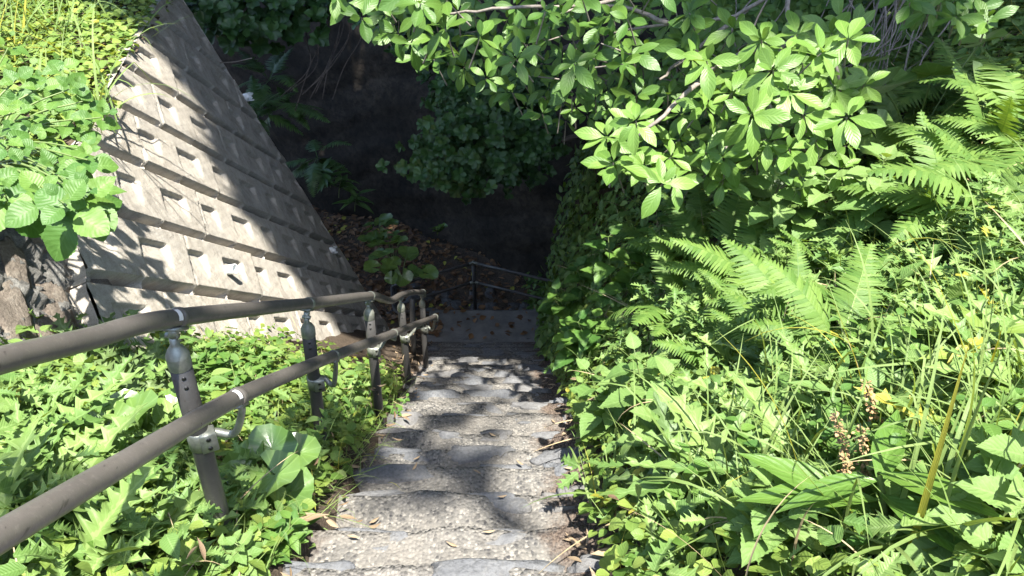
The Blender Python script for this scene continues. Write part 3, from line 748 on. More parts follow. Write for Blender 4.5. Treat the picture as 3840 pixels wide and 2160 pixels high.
# ---- plant builders: return dict part -> (Geo, material); origin at the foot
def b_nettle(r, h=.35, L=.11, pairs=4, P=None, mat='nettle'):
    S, G_ = Geo(), Geo(); P = P or P_NE
    for q in range(r.integers(2, 4)):
        b = np.append(r.normal(0, .004, 2), 0); lean = np.append(r.normal(0, .2, 2), 1)*h*r.uniform(.75, 1.1)
        pts = smooth_path([b, b+lean*.5, b+lean], 5); tube(S, pts, np.linspace(.0045, .0025, len(pts)), 5, False)
        a0 = r.uniform(0, 3)
        for k in range(pairs+1):
            t = .35+.65*k/pairs; p = b+lean*t; a = a0+k*1.57; l = L*(1.1-.35*(t-.35)/.65) if k < pairs else L*.55
            for s in (0, math.pi):
                el = r.uniform(-.15, .35) if k < pairs else r.uniform(.4, .9)
                d = rdir(1, el, el+.01, r, np.array([a+s+r.normal(0, .15)]))
                st = p+d[0]*.03*min(1, l/.08); tube(S, [p, st], .0018, 4, False)
                put(G_, P, d, Z3, l*r.uniform(.85, 1.15), st, r)
    return {'stem': (S, 'stem'), 'leaves': (G_, mat)}
def b_thistle(r, L=.30, n=12, mat='thistle'):
    G_ = Geo(); d = rdir(n, .1, 1.1, r, np.arange(n)*2.4+r.uniform(0, 6)); put(G_, P_TH, d, Z3, L*r.uniform(.6, 1.15, n), np.zeros((n, 3))+[0, 0, .015], r)
    return {'leaves': (G_, mat)}
def b_mugwort(r, h=.32, L=.10, n=22, mat='thistle'):
    S, G_ = Geo(), Geo()
    for q in range(2):
        b = np.append(r.normal(0, .004, 2), 0); lean = np.append(r.normal(0, .2, 2), 1)*h*r.uniform(.7, 1.1); tube(S, smooth_path([b, b+lean*.5, b+lean], 4), .003, 4, False)
        t = np.linspace(.2, 1, n); d = rdir(n, 0, .6, r, np.arange(n)*2.4); put(G_, P_MU, d, Z3, L*(1.1-.5*t)*r.uniform(.8, 1.2, n), b+lean*t[:, None], r)
    return {'stem': (S, 'stem'), 'leaves': (G_, mat)}
def b_fern(r, L=.5, n=8, P=None, mat='fern', el=(.35, 1.15)):
    G_ = Geo(); d = rdir(n, *el, r, np.arange(n)*2*np.pi/n+r.normal(0, .3, n)); put(G_, P or P_FE, d, Z3, L*r.uniform(.75, 1.15, n), np.zeros(3), r)
    return {'fronds': (G_, mat)}
def b_grass(r, L=.5, n=26, spread=.06, el=(.75, 1.45)):
    G_ = Geo(); d = rdir(n, *el, r); b = np.column_stack([r.normal(0, spread, (n, 2)), np.zeros(n)]); put(G_, P_GR, d, Z3+r.normal(0, .2, (n, 3)), L*r.uniform(.5, 1.2, n), b, r)
    return {'blades': (G_, 'grass')}
def b_farf(r, n=7, h=.3, L=.24, mat='farfugium'):
    S, G_ = Geo(), Geo()
    for k in range(n):
        d = rdir(1, .5, 1.3, r, np.array([k*2.4+r.normal(0, .3)]))[0]; hh_ = h*r.uniform(.6, 1.15); top = d*hh_
        tube(S, smooth_path([(0, 0, 0), top*.5+np.array([0, 0, .04]), top], 4), .0045, 5, False)
        o_ = nrm(np.array([d[0], d[1], r.uniform(-.35, .25)])); put(G_, P_KI, o_[None], nrm(Z3+.5*d), L*r.uniform(.7, 1.15), top, r)
    return {'petioles': (S, 'stem'), 'leaves': (G_, mat)}
def b_weed(r, h=.22, L=.07, n=26, P=None, mat='hydrangea'):
    S, G_ = Geo(), Geo()
    for q in range(4):
        b = np.append(r.normal(0, .004, 2), 0); lean = np.append(r.normal(0, .45, 2), 1)*h*r.uniform(.6, 1.1); tube(S, [b, b+lean], .0025, 4, False)
        m = n//3; t = np.linspace(.25, 1, m); d = rdir(m, -.1, .6, r, np.arange(m)*2.4); put(G_, P or P_OV, d, Z3, L*(1.15-.5*t)*r.uniform(.75, 1.25, m), b+lean*t[:, None], r)
    return {'stem': (S, 'stem'), 'leaves': (G_, mat)}
def b_big(r, h=.3, L=.2, n=7, P=None, mat='bigleaf'):
    S, G_ = Geo(), Geo(); tube(S, smooth_path([(0, 0, 0), (.01, 0, h*.5), (0, .02, h)], 5), .005, 6, False)
    t = np.linspace(.45, 1, n); d = rdir(n, -.1, .45, r, np.arange(n)*2.2+r.uniform(0, 6)); put(G_, P or P_LA, d, Z3, L*(1.15-.35*t)*r.uniform(.85, 1.15, n), np.column_stack([0*t, .02*t, h*t]), r)
    return {'stem': (S, 'stem'), 'leaves': (G_, mat)}

LIB = {}
def variant(kind, fn, k, **kw):
    key = (kind, k, tuple(sorted(kw.items())))
    if key not in LIB:
        r = np.random.default_rng(abs(hash(str(key))) % 2**31 if False else sum(ord(c)*(i+7) for i, c in enumerate(str(key))) % 2**31)
        LIB[key] = [(pn, gg.mesh(kind+'_'+pn, M[mt])) for pn, (gg, mt) in fn(r, **kw).items()]
    return LIB[key]
def plant(kind, fn, loc, label, cat, group=None, k=0, rz=None, s=1.0, tilt=(0, 0), **kw):
    parts = variant(kind, fn, k, **kw)
    rz = rng.uniform(0, 6.28) if rz is None else rz
    if len(parts) == 1: o = link(kind, parts[0][1])
    else:
        o = empty(kind)
        for pn, me in parts: link(pn, me, o)
    o.location = loc; o.rotation_euler = (tilt[0], tilt[1], rz); o.scale = (s, s, s)
    return tag(o, label, cat, group)
def px(u, v, D=None): return at(u, v, D) if D else hit(u, v)

def in_poly(p, poly):
    x, y = p[..., 0], p[..., 1]; c = np.zeros(x.shape, bool); n = len(poly)
    for i in range(n):
        x1, y1 = poly[i]; x2, y2 = poly[i-1]
        c ^= ((y1 > y) != (y2 > y)) & (x < (x2-x1)*(y-y1)/(y2-y1+1e-12)+x1)
    return c
def scatter(poly, n, mind, seed):
    r = np.random.default_rng(seed); P = np.array(poly, float); lo, hi = P.min(0), P.max(0); out = []
    for _ in range(n*40):
        q = r.uniform(lo, hi)
        if in_poly(q, poly) and all((q[0]-o[0])**2+(q[1]-o[1])**2 > mind**2 for o in out):
            out.append(q)
            if len(out) >= n: break
    return out
def vis(P, m=250):
    y = P[:, 1]*sp+P[:, 2]*cp; z = P[:, 1]*cp-P[:, 2]*sp; u = 1920+F*P[:, 0]/np.maximum(z, .05); v = 1080-F*y/np.maximum(z, .05)
    return (z > .3) & (u > -m) & (u < 3840+m) & (v > -m) & (v < 2160+m)

# ------------------------------------------------------------------ big overhanging tree: shoots of broad leaves
def shoot(G_, S, c, d, L, n, r, stem=.16):
    d = nrm(d); a = nrm(np.cross(d, Z3+.01)); b = np.cross(d, a)
    tube(S, [c-d*stem, c-d*stem*.4, c], [.005, .004, .003], 5, False)
    az = np.arange(n)*2.4+r.uniform(0, 6); el = r.uniform(-.05, .55, n); el[-2:] = r.uniform(.8, 1.2, 2)
    dd = np.cos(el)[:, None]*(np.cos(az)[:, None]*a+np.sin(az)[:, None]*b)+np.sin(el)[:, None]*d+np.array([0, 0, -.22])
    l = L*r.uniform(.7, 1.15, n); l[-2:] *= .6
    put(G_, P_WH, dd, d+r.normal(0, .25, (n, 3)), l, c+dd*.015, r)
tree = empty('broadleaf_tree', (6.2, 5.6, -1.5)); TO = np.array(tree.location)
tag(tree, 'broad-leaved tree whose branches hang over the right bank and the hollow', 'tree')
def kid(g, name, mat, par, off):
    g.V = [v-np.asarray(off) for v in g.V]; return link(name, g.mesh(name, M[mat]), par)
r = np.random.default_rng(5)
G1, S1 = Geo(), Geo()
cams = lambda p: nrm(-np.asarray(p))
W1 = [(2855, 150), (3120, 125), (3180, 150), (2650, 230), (2775, 265), (2900, 265), (3010, 240), (3100, 290), (2960, 345), (2990, 130), (2640, 400), (2820, 430), (2745, 350), (2870, 360),
      (2385, 455), (2275, 515), (2380, 550), (2300, 610), (2415, 625), (2520, 580), (2485, 690), (2715, 575), (2720, 665), (2880, 530), (3060, 525), (3065, 615), (3175, 440), (3010, 430), (3130, 330), (3080, 200), (2940, 190), (2840, 590), (2960, 560)]
Wp = []
for i, (u, v) in enumerate(W1):
    D = 3.45+.25*math.sin(i*2.1)+(.25 if v > 500 else 0); c = at(u, v, D); Wp.append(c)
    d = cams(c)*.75+np.array([r.normal(0, .3), r.normal(0, .2), .7+r.normal(0, .2)])
    shoot(G1, S1, c, d, .142*r.uniform(.9, 1.1), int(r.integers(6, 9)), r)
for q in scatter([(2560, 120), (3260, 60), (3250, 420), (3180, 640), (2760, 730), (2250, 650), (2230, 480), (2600, 330)], 44, 62, 12):
    c = at(*q, 3.75+r.uniform(-.15, .35)); shoot(G1, S1, c, cams(c)*.7+np.array([r.normal(0, .35), r.normal(0, .2), .6+r.normal(0, .25)]), .128*r.uniform(.8, 1.1), int(r.integers(6, 9)), r)
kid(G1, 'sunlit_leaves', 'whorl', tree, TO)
limbs = [[(2950, -420), (2957, 29), (2975, 120), (2935, 190), (2850, 330), (2760, 480), (2720, 560)], [(2975, 120), (3060, 170), (3130, 250), (3170, 420)], [(2680, 260), (2530, 390), (2420, 490), (2330, 560)], [(2935, 190), (2780, 200), (2680, 260), (2600, 330)], [(2850, 330), (2900, 430), (2960, 520), (3050, 580)], [(3060, -200), (2800, 40), (2500, 90), (2250, 130)], [(2500, 90), (2300, 20), (2000, 60)], [(2800, 40), (2550, 230), (2480, 300)], [(2600, -100), (2250, 10), (1900, 30), (1600, 60)]]
for k, l in enumerate(limbs):
    pts = smooth_path([at(u, v, 3.75+.15*math.sin(j*1.7+k)+(.35 if k > 4 else 0)) for j, (u, v) in enumerate(l)], 6)
    pts = pts+.012*np.stack([_n(pts[:, 0], pts[:, 1], 25, q) for q in range(3)], -1)
    tube(S1, pts, np.linspace(.014, .006, len(pts)), 7)
kid(S1, 'low_branch', 'twig', tree, TO)
# shaded foliage further up and left
G2, S2 = Geo(), Geo()
polyA = [(1230, -60), (1330, 60), (1480, 130), (1560, 210), (1720, 260), (1830, 330), (1960, 420), (2130, 470), (2330, 420), (2560, 360), (2680, 180), (2700, -60)]
for i, q in enumerate(scatter(polyA, 205, 52, 3)):
    D = 4.1+r.uniform(-.5, 1.1)+(.5 if q[1] > 260 else 0); c = at(*q, D)
    d = cams(c)*.7+np.array([r.normal(0, .35)-.25, r.normal(0, .3), .45+r.normal(0, .3)])
    shoot(G2, S2, c, d, .132*r.uniform(.8, 1.15), int(r.integers(5, 8)), r, .2)
for q in scatter([(3380, -60), (3560, -60), (3720, 90), (3650, 130), (3560, 60), (3420, 30)], 12, 45, 8):
    c = at(*q, 3.6+r.uniform(-.2, .5)); shoot(G2, S2, c, cams(c)*.6+np.array([0, 0, .6]), .14, 6, r)
kid(G2, 'shaded_leaves', 'whorl_shade_tint', tree, TO); kid(S2, 'twigs', 'twig', tree, TO)['kind'] = 'stuff'
# trunk on the bank; crowns above are unseen, shaped to shade wall, stairs and hollow
TR = Geo(); gb = np.array([6.2, 5.6, float(ground(6.2, 5.6))-.3])
tp = smooth_path([gb, gb+[-.2, -.1, 1.5], gb+[-.6, -.4, 3.0], gb+[-1.2, -.9, 4.4]], 8); tq = smooth_path([tp[-1], tp[-1]+np.array([-.3, .2, 2.2]), tp[-1]+np.array([-1.2, .4, 4.6])], 8); tube(TR, tq, np.linspace(.12, .05, len(tq)), 10); tube(TR, tp, np.linspace(.22, .12, len(tp)), 14)
for tgt in ((2.6, 3.4, .5), (1.2, 4.6, 1.2), (4.2, 7.5, 1.5), (-.5, 6.0, 1.8), (1.5, 8.5, 2.0), at(2950, -420, 3.75), at(2600, -100, 4.1), at(3060, -200, 4.1), (.3, -.6, 7.0), (-2.5, 5, 8), (5, 4, 7.5), (1.5, 10, 8.2)):
    pt = smooth_path([tp[-12], tp[-1], (tp[-1]+np.array(tgt))/2+[0, 0, .35], np.array(tgt)], 7); tube(TR, pt, np.linspace(.09, .014, len(pt)), 8)
kid(TR, 'trunk', 'bark', tree, TO)
def crown(n, f, seed, L, protos, clump=26, spread=.32):
    r = np.random.default_rng(seed); c = f(r, n); g = Geo()
    c = np.repeat(c, clump, 0); p = c+r.normal(0, spread, c.shape)*[1, 1, .55]
    d = rdir(len(p), -.6, .5, r); return put(g, protos, d, Z3+r.normal(0, .5, d.shape), L*r.uniform(.7, 1.2, len(p)), p, r)
EDGE_X = [-6, -2.35, -1.6, -.95, -.2, .4, 1.0, 1.8, 2.6, 4.4, 8]
EDGE_Y = [6.2, 5.35, 4.6, 3.75, 3.0, 2.75, 2.75, 3.1, 3.6, 4.7, 6.5]
def cf(r, n):
    x = r.uniform(-4.5, 6.5, n*5); y = r.uniform(2.0, 12.5, n*5); e = np.interp(x, EDGE_X, EDGE_Y)
    d = y-e+.30*_n(x*2, y*2, 2.3); pr = np.clip(.25+d*.55, 0, 1); ok = (d > 1.3) & (r.random(n*5) < pr)
    x, y, d = x[ok][:n], y[ok][:n], d[ok][:n]
    return np.stack([x, y, .55+np.minimum(d, 3)*.25+r.uniform(-.15, 1.5, len(x))*(.4+.2*np.minimum(d, 3))], -1)
HX = [-8.7, -2.6, -1.45, -.35, .7, 1.6, 2.3, 2.75, 3.3, 4.4, 5.6, 9.2]; HY = [6.5, 3.2, 2.6, 1.3, 1.1, 1.05, .8, .2, .35, .95, 1.6, 4.5]  # upper crown edge, traced back along the sun from the wanted shadow line
def ch(r, n):
    x = r.uniform(-7.5, 9, n*5); y = r.uniform(-.5, 17, n*5); d = y-np.interp(x, HX, HY)+.06*_n(x*2, y*2, 1.7); ok = d > .55
    x, y, d = x[ok][:n], y[ok][:n], d[ok][:n]; return np.stack([x, y, 7+r.uniform(-.8, 2.2, len(x))*np.clip(d, .2, 1)], -1)
def cdap(r, n):
    x = r.uniform(.3, 1.6, n); y = r.uniform(-2.3, .6, n); return np.stack([x, y, r.uniform(6.6, 7.4, n)], -1)  # sparse unseen clumps added to dapple the stairs
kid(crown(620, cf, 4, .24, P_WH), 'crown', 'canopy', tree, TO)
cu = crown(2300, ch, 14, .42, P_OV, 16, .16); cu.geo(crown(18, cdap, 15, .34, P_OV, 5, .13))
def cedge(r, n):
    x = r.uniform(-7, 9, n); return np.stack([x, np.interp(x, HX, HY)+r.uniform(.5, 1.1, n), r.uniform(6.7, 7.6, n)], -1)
cu.geo(crown(900, cedge, 17, .36, P_OV, 12, .13)); kid(cu, 'shade_crown', 'canopy', tree, TO)

# ------------------------------------------------------------------ glossy evergreen shrubs over the hollow
def rosette(g, c, d, L, n, r):
    d = nrm(d); a = nrm(np.cross(d, Z3+.02)); b = np.cross(d, a); az = np.arange(n)*2.4+r.uniform(0, 6); el = r.uniform(.0, .7, n)
    dd = np.cos(el)[:, None]*(np.cos(az)[:, None]*a+np.sin(az)[:, None]*b)+np.sin(el)[:, None]*d
    put(g, P_RO, dd, d+r.normal(0, .2, (n, 3)), L*r.uniform(.7, 1.1, n), np.broadcast_to(c, (n, 3)), r)
def glossy(name, poly, n, mind, D0, D1, label, L, seed, limbs, mat='glossy'):
    r = np.random.default_rng(seed); g, s = Geo(), Geo(); pts = scatter(poly, n, mind, seed)
    cc = np.array([at(*q, r.uniform(D0, D1)) for q in pts]); ctr = cc.mean(0)
    for c in cc:
        for k in range(3):
            p = c+r.normal(0, .09, 3); d = nrm(p-ctr)*.5+cams(p)*.6+np.array([0, 0, .5])+r.normal(0, .25, 3); rosette(g, p, d, L, int(r.integers(7, 11)), r)
    for l in limbs:
        P = smooth_path([at(*q) for q in l], 7); tube(s, P, np.linspace(.035, .008, len(P)), 7)
        for k in range(3, len(P), 3):
            q = cc[np.argmin(np.linalg.norm(cc-P[k], axis=1))]; tube(s, smooth_path([P[k], (P[k]+q)/2+[0, 0, -.04], q], 4), np.linspace(.010, .004, 9), 5)
    e = empty(name, ctr); tag(e, label, 'shrub'); kid(g, 'foliage', mat, e, ctr); kid(s, 'branches', 'bark', e, ctr); return e
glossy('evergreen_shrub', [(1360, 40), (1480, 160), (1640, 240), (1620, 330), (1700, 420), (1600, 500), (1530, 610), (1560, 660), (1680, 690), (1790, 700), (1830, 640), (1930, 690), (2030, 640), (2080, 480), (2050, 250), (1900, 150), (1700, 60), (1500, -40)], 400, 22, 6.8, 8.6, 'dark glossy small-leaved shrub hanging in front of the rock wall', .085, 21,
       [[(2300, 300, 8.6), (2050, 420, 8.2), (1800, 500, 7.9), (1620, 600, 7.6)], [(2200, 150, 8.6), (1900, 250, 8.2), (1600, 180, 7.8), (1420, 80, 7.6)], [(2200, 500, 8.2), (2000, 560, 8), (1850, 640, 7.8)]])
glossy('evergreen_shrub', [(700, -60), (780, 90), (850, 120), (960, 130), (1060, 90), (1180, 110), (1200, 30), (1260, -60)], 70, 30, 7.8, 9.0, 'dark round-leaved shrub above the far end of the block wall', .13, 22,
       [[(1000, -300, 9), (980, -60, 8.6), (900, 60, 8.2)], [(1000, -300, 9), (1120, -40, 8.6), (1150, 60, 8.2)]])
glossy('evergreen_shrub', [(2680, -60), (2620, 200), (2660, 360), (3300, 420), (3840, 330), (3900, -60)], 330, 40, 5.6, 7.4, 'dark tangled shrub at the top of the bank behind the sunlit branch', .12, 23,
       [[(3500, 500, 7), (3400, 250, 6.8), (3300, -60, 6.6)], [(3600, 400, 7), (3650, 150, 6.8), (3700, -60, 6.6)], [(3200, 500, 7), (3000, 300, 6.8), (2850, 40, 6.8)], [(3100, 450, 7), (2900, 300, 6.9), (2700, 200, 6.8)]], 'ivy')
# hanging dry vines
g = Geo(); r = np.random.default_rng(77)
for k in range(46):
    u0 = r.uniform(3150, 3420) if k < 30 else r.uniform(2600, 3800); top = at(u0+r.normal(90, 40), -80, 5.6+r.uniform(-.3, .5)); bot = at(u0+r.normal(-70, 90), r.uniform(250, 560), 5.4+r.uniform(-.4, .4))
    m1 = top*.65+bot*.35+r.normal(0, .10, 3); m2 = top*.3+bot*.7+r.normal(0, .12, 3)
    P = smooth_path([top, m1, m2, bot], 7); tube(g, P, np.linspace(.007, .003, len(P))*r.uniform(.6, 1.3), 5)
o = link('hanging_vine', g.mesh('hanging_vine', M['twig'])); tag(o, 'tangle of thin dry vine stems hanging at the top right', 'vine', kind='stuff')
g = Geo()
for k in range(9):
    u0 = r.uniform(1150, 1330); P = smooth_path([at(u0+40, -60, 8.8), at(u0+r.normal(20, 20), 120, 8.6), at(u0+r.normal(-30, 20), 250, 8.5), at(u0-r.uniform(60, 160), r.uniform(330, 420), 8.5)], 6); tube(g, P, .006, 5)
tag(link('bare_twig', g.mesh('bare_twig', M['bark'])), 'thin dark twigs trailing down the rock wall', 'twigs', kind='stuff')
g = Geo(); tube(g, smooth_path([at(825, 235, 7.6), at(880, 232, 7.5), at(945, 218, 7.4)], 5), [.006]*11, 5); tag(link('bare_twig', g.mesh('bare_twig', M['twig'])), 'pale dead twig sticking out past the block wall edge', 'twig')

# ivy over the cliff and the hillside above
def cover(name, n, region, protos, L, mat, seed, label, cat, zf=ground, lift=(.0, .10), el=(-.3, .8), kindv='stuff', dens=None, clear=None):
    r = np.random.default_rng(seed); x = r.uniform(region[0], region[1], n*3); y = r.uniform(region[2], region[3], n*3)
    if dens is not None: ok = r.random(len(x)) < dens(x, y); x, y = x[ok], y[ok]
    z = zf(x, y); h = .02
    nx_ = (zf(x+h, y)-zf(x-h, y))/(2*h); ny_ = (zf(x, y+h)-zf(x, y-h))/(2*h); N = nrm(np.stack([-nx_, -ny_, np.ones_like(x)], -1))
    a = 1/np.maximum(N[:, 2], .12); ok = r.random(len(x)) < np.minimum(a/4, 1) if kindv == 'cliff' else np.ones(len(x), bool)
    P = np.stack([x, y, z], -1)+N*r.uniform(*lift, len(x))[:, None]; ok &= vis(P)
    P, N = P[ok][:n], N[ok][:n]
    t = nrm(np.cross(N, r.normal(0, 1, N.shape))); e = r.uniform(*el, len(P))[:, None]; d = t*np.cos(e)+N*np.sin(e)+np.array([0, 0, -.25 if kindv == 'cliff' else 0])
    g = Geo(); put(g, protos, d, N+np.array([0, -.2, .5])+r.normal(0, .3, N.shape), L*r.uniform(.6, 1.25, len(P)), P, r)
    o = link(name, g.mesh(name, M[mat])); return tag(o, label, cat, kind='stuff')
inside = lambda x, y: (x > XL(y)-.02) & (x < XR(y)+.0) & (y < 9.2)
cover('ivy', 9500, (.2, 4.5, 4.6, 10.5), P_OV, .115, 'ivy', 31, 'dense creeper leaves clothing the steep right bank', 'creeper', lift=(.0, .20), kindv='cliff', dens=lambda x, y: np.where(inside(x, y), 0, np.clip((y-4.2)/1.5, 0, 1)))
cover('ground_cover', 15000, (.25, 5.5, .6, 7.0), P_CO, .048, 'cover', 32, 'low green weeds carpeting the right bank', 'weeds', lift=(.0, .14), dens=lambda x, y: np.where(inside(x, y), 0, 1)*np.clip(1.2-(y-4)/3, .15, 1))
cover('ground_cover', 3600, (.3, 5.5, .6, 6.5), P_MU+P_OV+P_NE[:1], .08, 'thistle', 33, 'lobed weed leaves mixed over the right bank', 'weeds', lift=(.02, .22), dens=lambda x, y: np.where(inside(x, y-.0), 0, np.clip((x-XR(y))*4, 0, 1)))
cover('grass', 1500, (.3, 5.2, .6, 6), P_GR, .26, 'grass', 34, 'thin grass blades growing through the right bank', 'grass', lift=(0, .05), el=(.6, 1.5), dens=lambda x, y: np.where(inside(x, y), 0, np.clip((x-XR(y))*3, .1, 1)))
cover('ground_cover', 6500, (-2.6, -.68, .5, 5.2), P_CO, .05, 'cover', 35, 'low green weeds between the handrail and the block wall', 'weeds', lift=(0, .10), dens=lambda x, y: np.where(x > XL(y)-.02, 0, 1)*np.clip((5.0-y)/1.2, 0, 1))
cover('ground_cover', 1100, (-2.6, -.72, .5, 3.6), P_MU+P_OV, .085, 'thistle', 36, 'lobed weed leaves below the lower handrail', 'weeds', lift=(.02, .2), dens=lambda x, y: np.where(x > XL(y)-.12, 0, 1))
cover('grass', 900, (-2.2, -.66, .8, 4.4), P_GR, .2, 'grass', 37, 'fine grass tufts along the left edge of the stairs', 'grass', lift=(0, .02), el=(.4, 1.4), dens=lambda x, y: np.exp(-((XL(y)-.1-x)/.22)**2))
cover('ground_cover', 9000, (-7.5, -2.2, 1.5, 8), P_CO, .062, 'cover', 38, 'bright creeping round leaves carpeting the ground above the block wall', 'weeds', zf=up_z, lift=(0, .14), dens=lambda x, y: np.where(x > X0(y)-.03-.06*_n(y*2, x, 3), 0, 1))
cover('grass', 1500, (-7.5, -2.5, 3.0, 8), P_GR, .55, 'grass', 39, 'long pale grass above the block wall', 'grass', zf=up_z, lift=(0, .03), el=(.5, 1.4), dens=lambda x, y: np.clip((X0(y)-.35-x)/.8, 0, 1))
cover('dead_grass', 420, (.3, 5.2, .6, 6), P_GR, .34, 'straw', 44, 'dry straw-coloured stems scattered through the right bank', 'dead grass', lift=(.02, .1), el=(-.1, 1.2), dens=lambda x, y: np.where(inside(x, y), 0, 1))
cover('dead_grass', 160, (-2.4, -.75, .6, 5), P_GR, .22, 'straw', 45, 'dry straw-coloured stems among the weeds left of the stairs', 'dead grass', lift=(.02, .1), el=(-.1, 1.0))
# leaf litter
litz = lambda x, y: np.maximum(ground(x, y), np.where((np.abs(x+.3) < .9) & (y > 7.8) & (y < 8.55), -6.43, -99))
cover('fallen_leaves', 5200, (-4.6, 1.0, 7.9, 12.6), P_LA+P_RO, .105, 'litter', 41, 'brown fallen leaves littering the floor of the hollow', 'fallen leaves', zf=litz, lift=(.005, .05), el=(-.2, .35), dens=lambda x, y: np.where((x > -1.0) & (x < .5) & (y > 7.8) & (y < 8.5), .12, np.clip(.35+(-.2-x)*.4+.3*_n(x, y, 2), .12, 1)))
cover('fallen_leaves', 800, (-1.6, .6, .8, 7.8), P_DRY, .06, 'dry', 42, 'dry leaf scraps and straw along both edges of the stairs', 'fallen leaves', zf=lambda x, y: ground(x, y)+np.where(inside(x, y), .3, 0), lift=(.004, .02), el=(-.1, .2), dens=lambda x, y: np.exp(-((XL(y)-.08-x)/.16)**2)+np.exp(-((XR(y)+.03-x)/.09)**2))
# cobbles under the litter behind the landing rail
r = np.random.default_rng(9); cb = empty('cobble_bed', (-.3, 9.6, -7)); tag(cb, 'dark cobbles half buried in leaves behind the landing railing', 'cobbles')
for k in range(34):
    x, y = r.uniform(-1.9, .8), r.uniform(8.7, 10.0); gg = rock_geo((r.uniform(.09, .19), r.uniform(.08, .14), .07), 500+k, 10, jag=.2)
    o = link('cobble', gg.mesh('cobble', M['cobble']), cb); o.location = np.array([x, y, float(ground(x, y))-.01])-np.array(cb.location); o.rotation_euler = (0, 0, r.uniform(0, 3))
exec_hero = True

# ------------------------------------------------------------------ single plants: (u, v of the foot, ...)
def N_(kind, fn, spots, label, cat, group=None, **kw):
    for i, q in enumerate(spots):
        u, v = q[0], q[1]; D = q[2] if len(q) > 2 else None; lab = q[3] if len(q) > 3 and q[3] else label
        p = px(u, v, D)
        if D is None: p = p+cams(p)*{'fern': .26, 'round_leaf_shrub': .38, 'kidney_leaf_plant': .12, 'nettle_plant': .08}.get(kind, 0)
        plant(kind, fn, p-np.array([0, 0, .01]), lab, cat, group, k=i % 4, s=rng.uniform(.85, 1.15), tilt=(rng.normal(0, .08)-.10, rng.normal(0, .08)), **kw)
# ferns
N_('fern', b_fern, [(2700, 1010, None, 'arching fern at the shaded lower edge of the creeper bank'), (2860, 1060, None, 'bright fern below the serrated pale leaves'), (2560, 1180, None, 'fern hanging over round leaves near the stair foot'), (2480, 930, None, 'small dark fern under the lowest tip of the sunlit branch'), (2650, 860, None, 'dark fern behind the arching ferns, in full shade')], 'fern', 'fern', 'ferns on the right bank', L=.56, n=9)
N_('fern', b_fern, [(u, v) for u, v in scatter([(3330, 420), (3600, 330), (3860, 320), (3860, 860), (3500, 880), (3380, 600)], 13, 120, 51)], 'yellow-green fern crowded on the upper right bank under the dark shrub', 'fern', 'ferns crowding the upper right bank', L=.58, n=9)
N_('fern', b_fern, [(u, v) for u, v in scatter([(2520, 1010), (3100, 1010), (3300, 1320), (2700, 1400)], 10, 140, 52)], 'fern growing among thistles on the middle of the right bank', 'fern', 'ferns among the bank thistles', L=.42, n=7)
# kidney-leaved plants
N_('kidney_leaf_plant', b_farf, [(3220, 520, None, 'kidney-leaved plant behind the right end of the sunlit branch'), (3420, 560, None, 'large kidney-leaved plant beside the upper ferns'), (3060, 720, None, 'kidney-leaved plant under the middle of the sunlit branch'), (2930, 800, None, 'dark kidney-leaved plant just above the pale serrated leaves'), (2760, 720, None, 'shaded kidney-leaved plant below the big leaf whorls')], 'kidney plant', 'plant', L=.30, h=.55)
N_('kidney_leaf_plant', b_farf, [(1000, 1830, None, 'glossy kidney-leaved plant right behind the nearest handrail post')], '', 'plant', L=.18, h=.27, n=9)
N_('kidney_leaf_plant', b_farf, [(430, 1640, None, 'yellowing kidney-leaved plant between both handrails at left'), (640, 1600, None, 'pale kidney-leaved plant touching the nearest post')], '', 'plant', L=.16, h=.16, n=6)
N_('kidney_leaf_plant', b_farf, [(1480, 1000, 10.3, 'tall dark kidney-leaved plant in the hollow beside the litter'), (1420, 920, 10.9, 'dark kidney-leaved plant against the foot of the rock wall'), (1500, 1070, 9.6, 'low dark kidney-leaved plant at the left end of the landing railing')], '', 'plant', L=.22, h=.42, n=11)
N_('kidney_leaf_plant', b_farf, [(1640, 880, 11.2, 'tiny kidney-leaved plant rooted on the rock wall foot')], '', 'plant', L=.16, h=.12, n=4)
# serrated broad leaves
N_('nettle_plant', b_nettle, [(2870, 1010, None, 'pale serrated plant at left of the sunlit clump under the long grass'), (3010, 960, None, 'tallest pale serrated plant under the long grass blades'), (3170, 900, None, 'pale serrated plant on the right side of the sunlit clump'), (3270, 960, None, 'small pale serrated plant next to the bright lanceolate shoot')], '', 'plant', 'pale serrated plants in the sun', L=.16, h=.5, pairs=4)
N_('nettle_plant', b_nettle, [(2290, 1680, None, 'serrated-leaved plant leaning over the stair edge'), (2450, 1640, None, 'largest serrated plant on the lower bank beside the stairs'), (2560, 1560, None, 'serrated plant behind the largest one by the stairs'), (2330, 1560, None, 'serrated plant just above the leaning one by the stairs'), (2420, 1740, None, 'serrated plant in front of the thistles by the stairs')], '', 'plant', 'serrated plants beside the stairs', L=.125, h=.36, pairs=4)
N_('nettle_plant', b_nettle, [(3560, 2120, None, 'big bright serrated plant in the bottom right corner'), (3750, 2160, None, 'bright serrated plant at the very corner of the bank'), (3780, 1950, None, 'serrated plant above the corner clump'), (2850, 2120, None, 'crinkled serrated plant at the bottom beside tall grass'), (3440, 1980, None, 'serrated plant touching the large lance-leaved plant')], '', 'plant', 'serrated plants at the bottom right', L=.105, h=.25, pairs=4)
N_('nettle_plant', b_nettle, [(1210, 2120, None, 'small serrated plant at the bottom by the first stone step'), (880, 2140, None, 'low serrated plant below the nearest post')], '', 'plant', L=.06, h=.12, pairs=3)
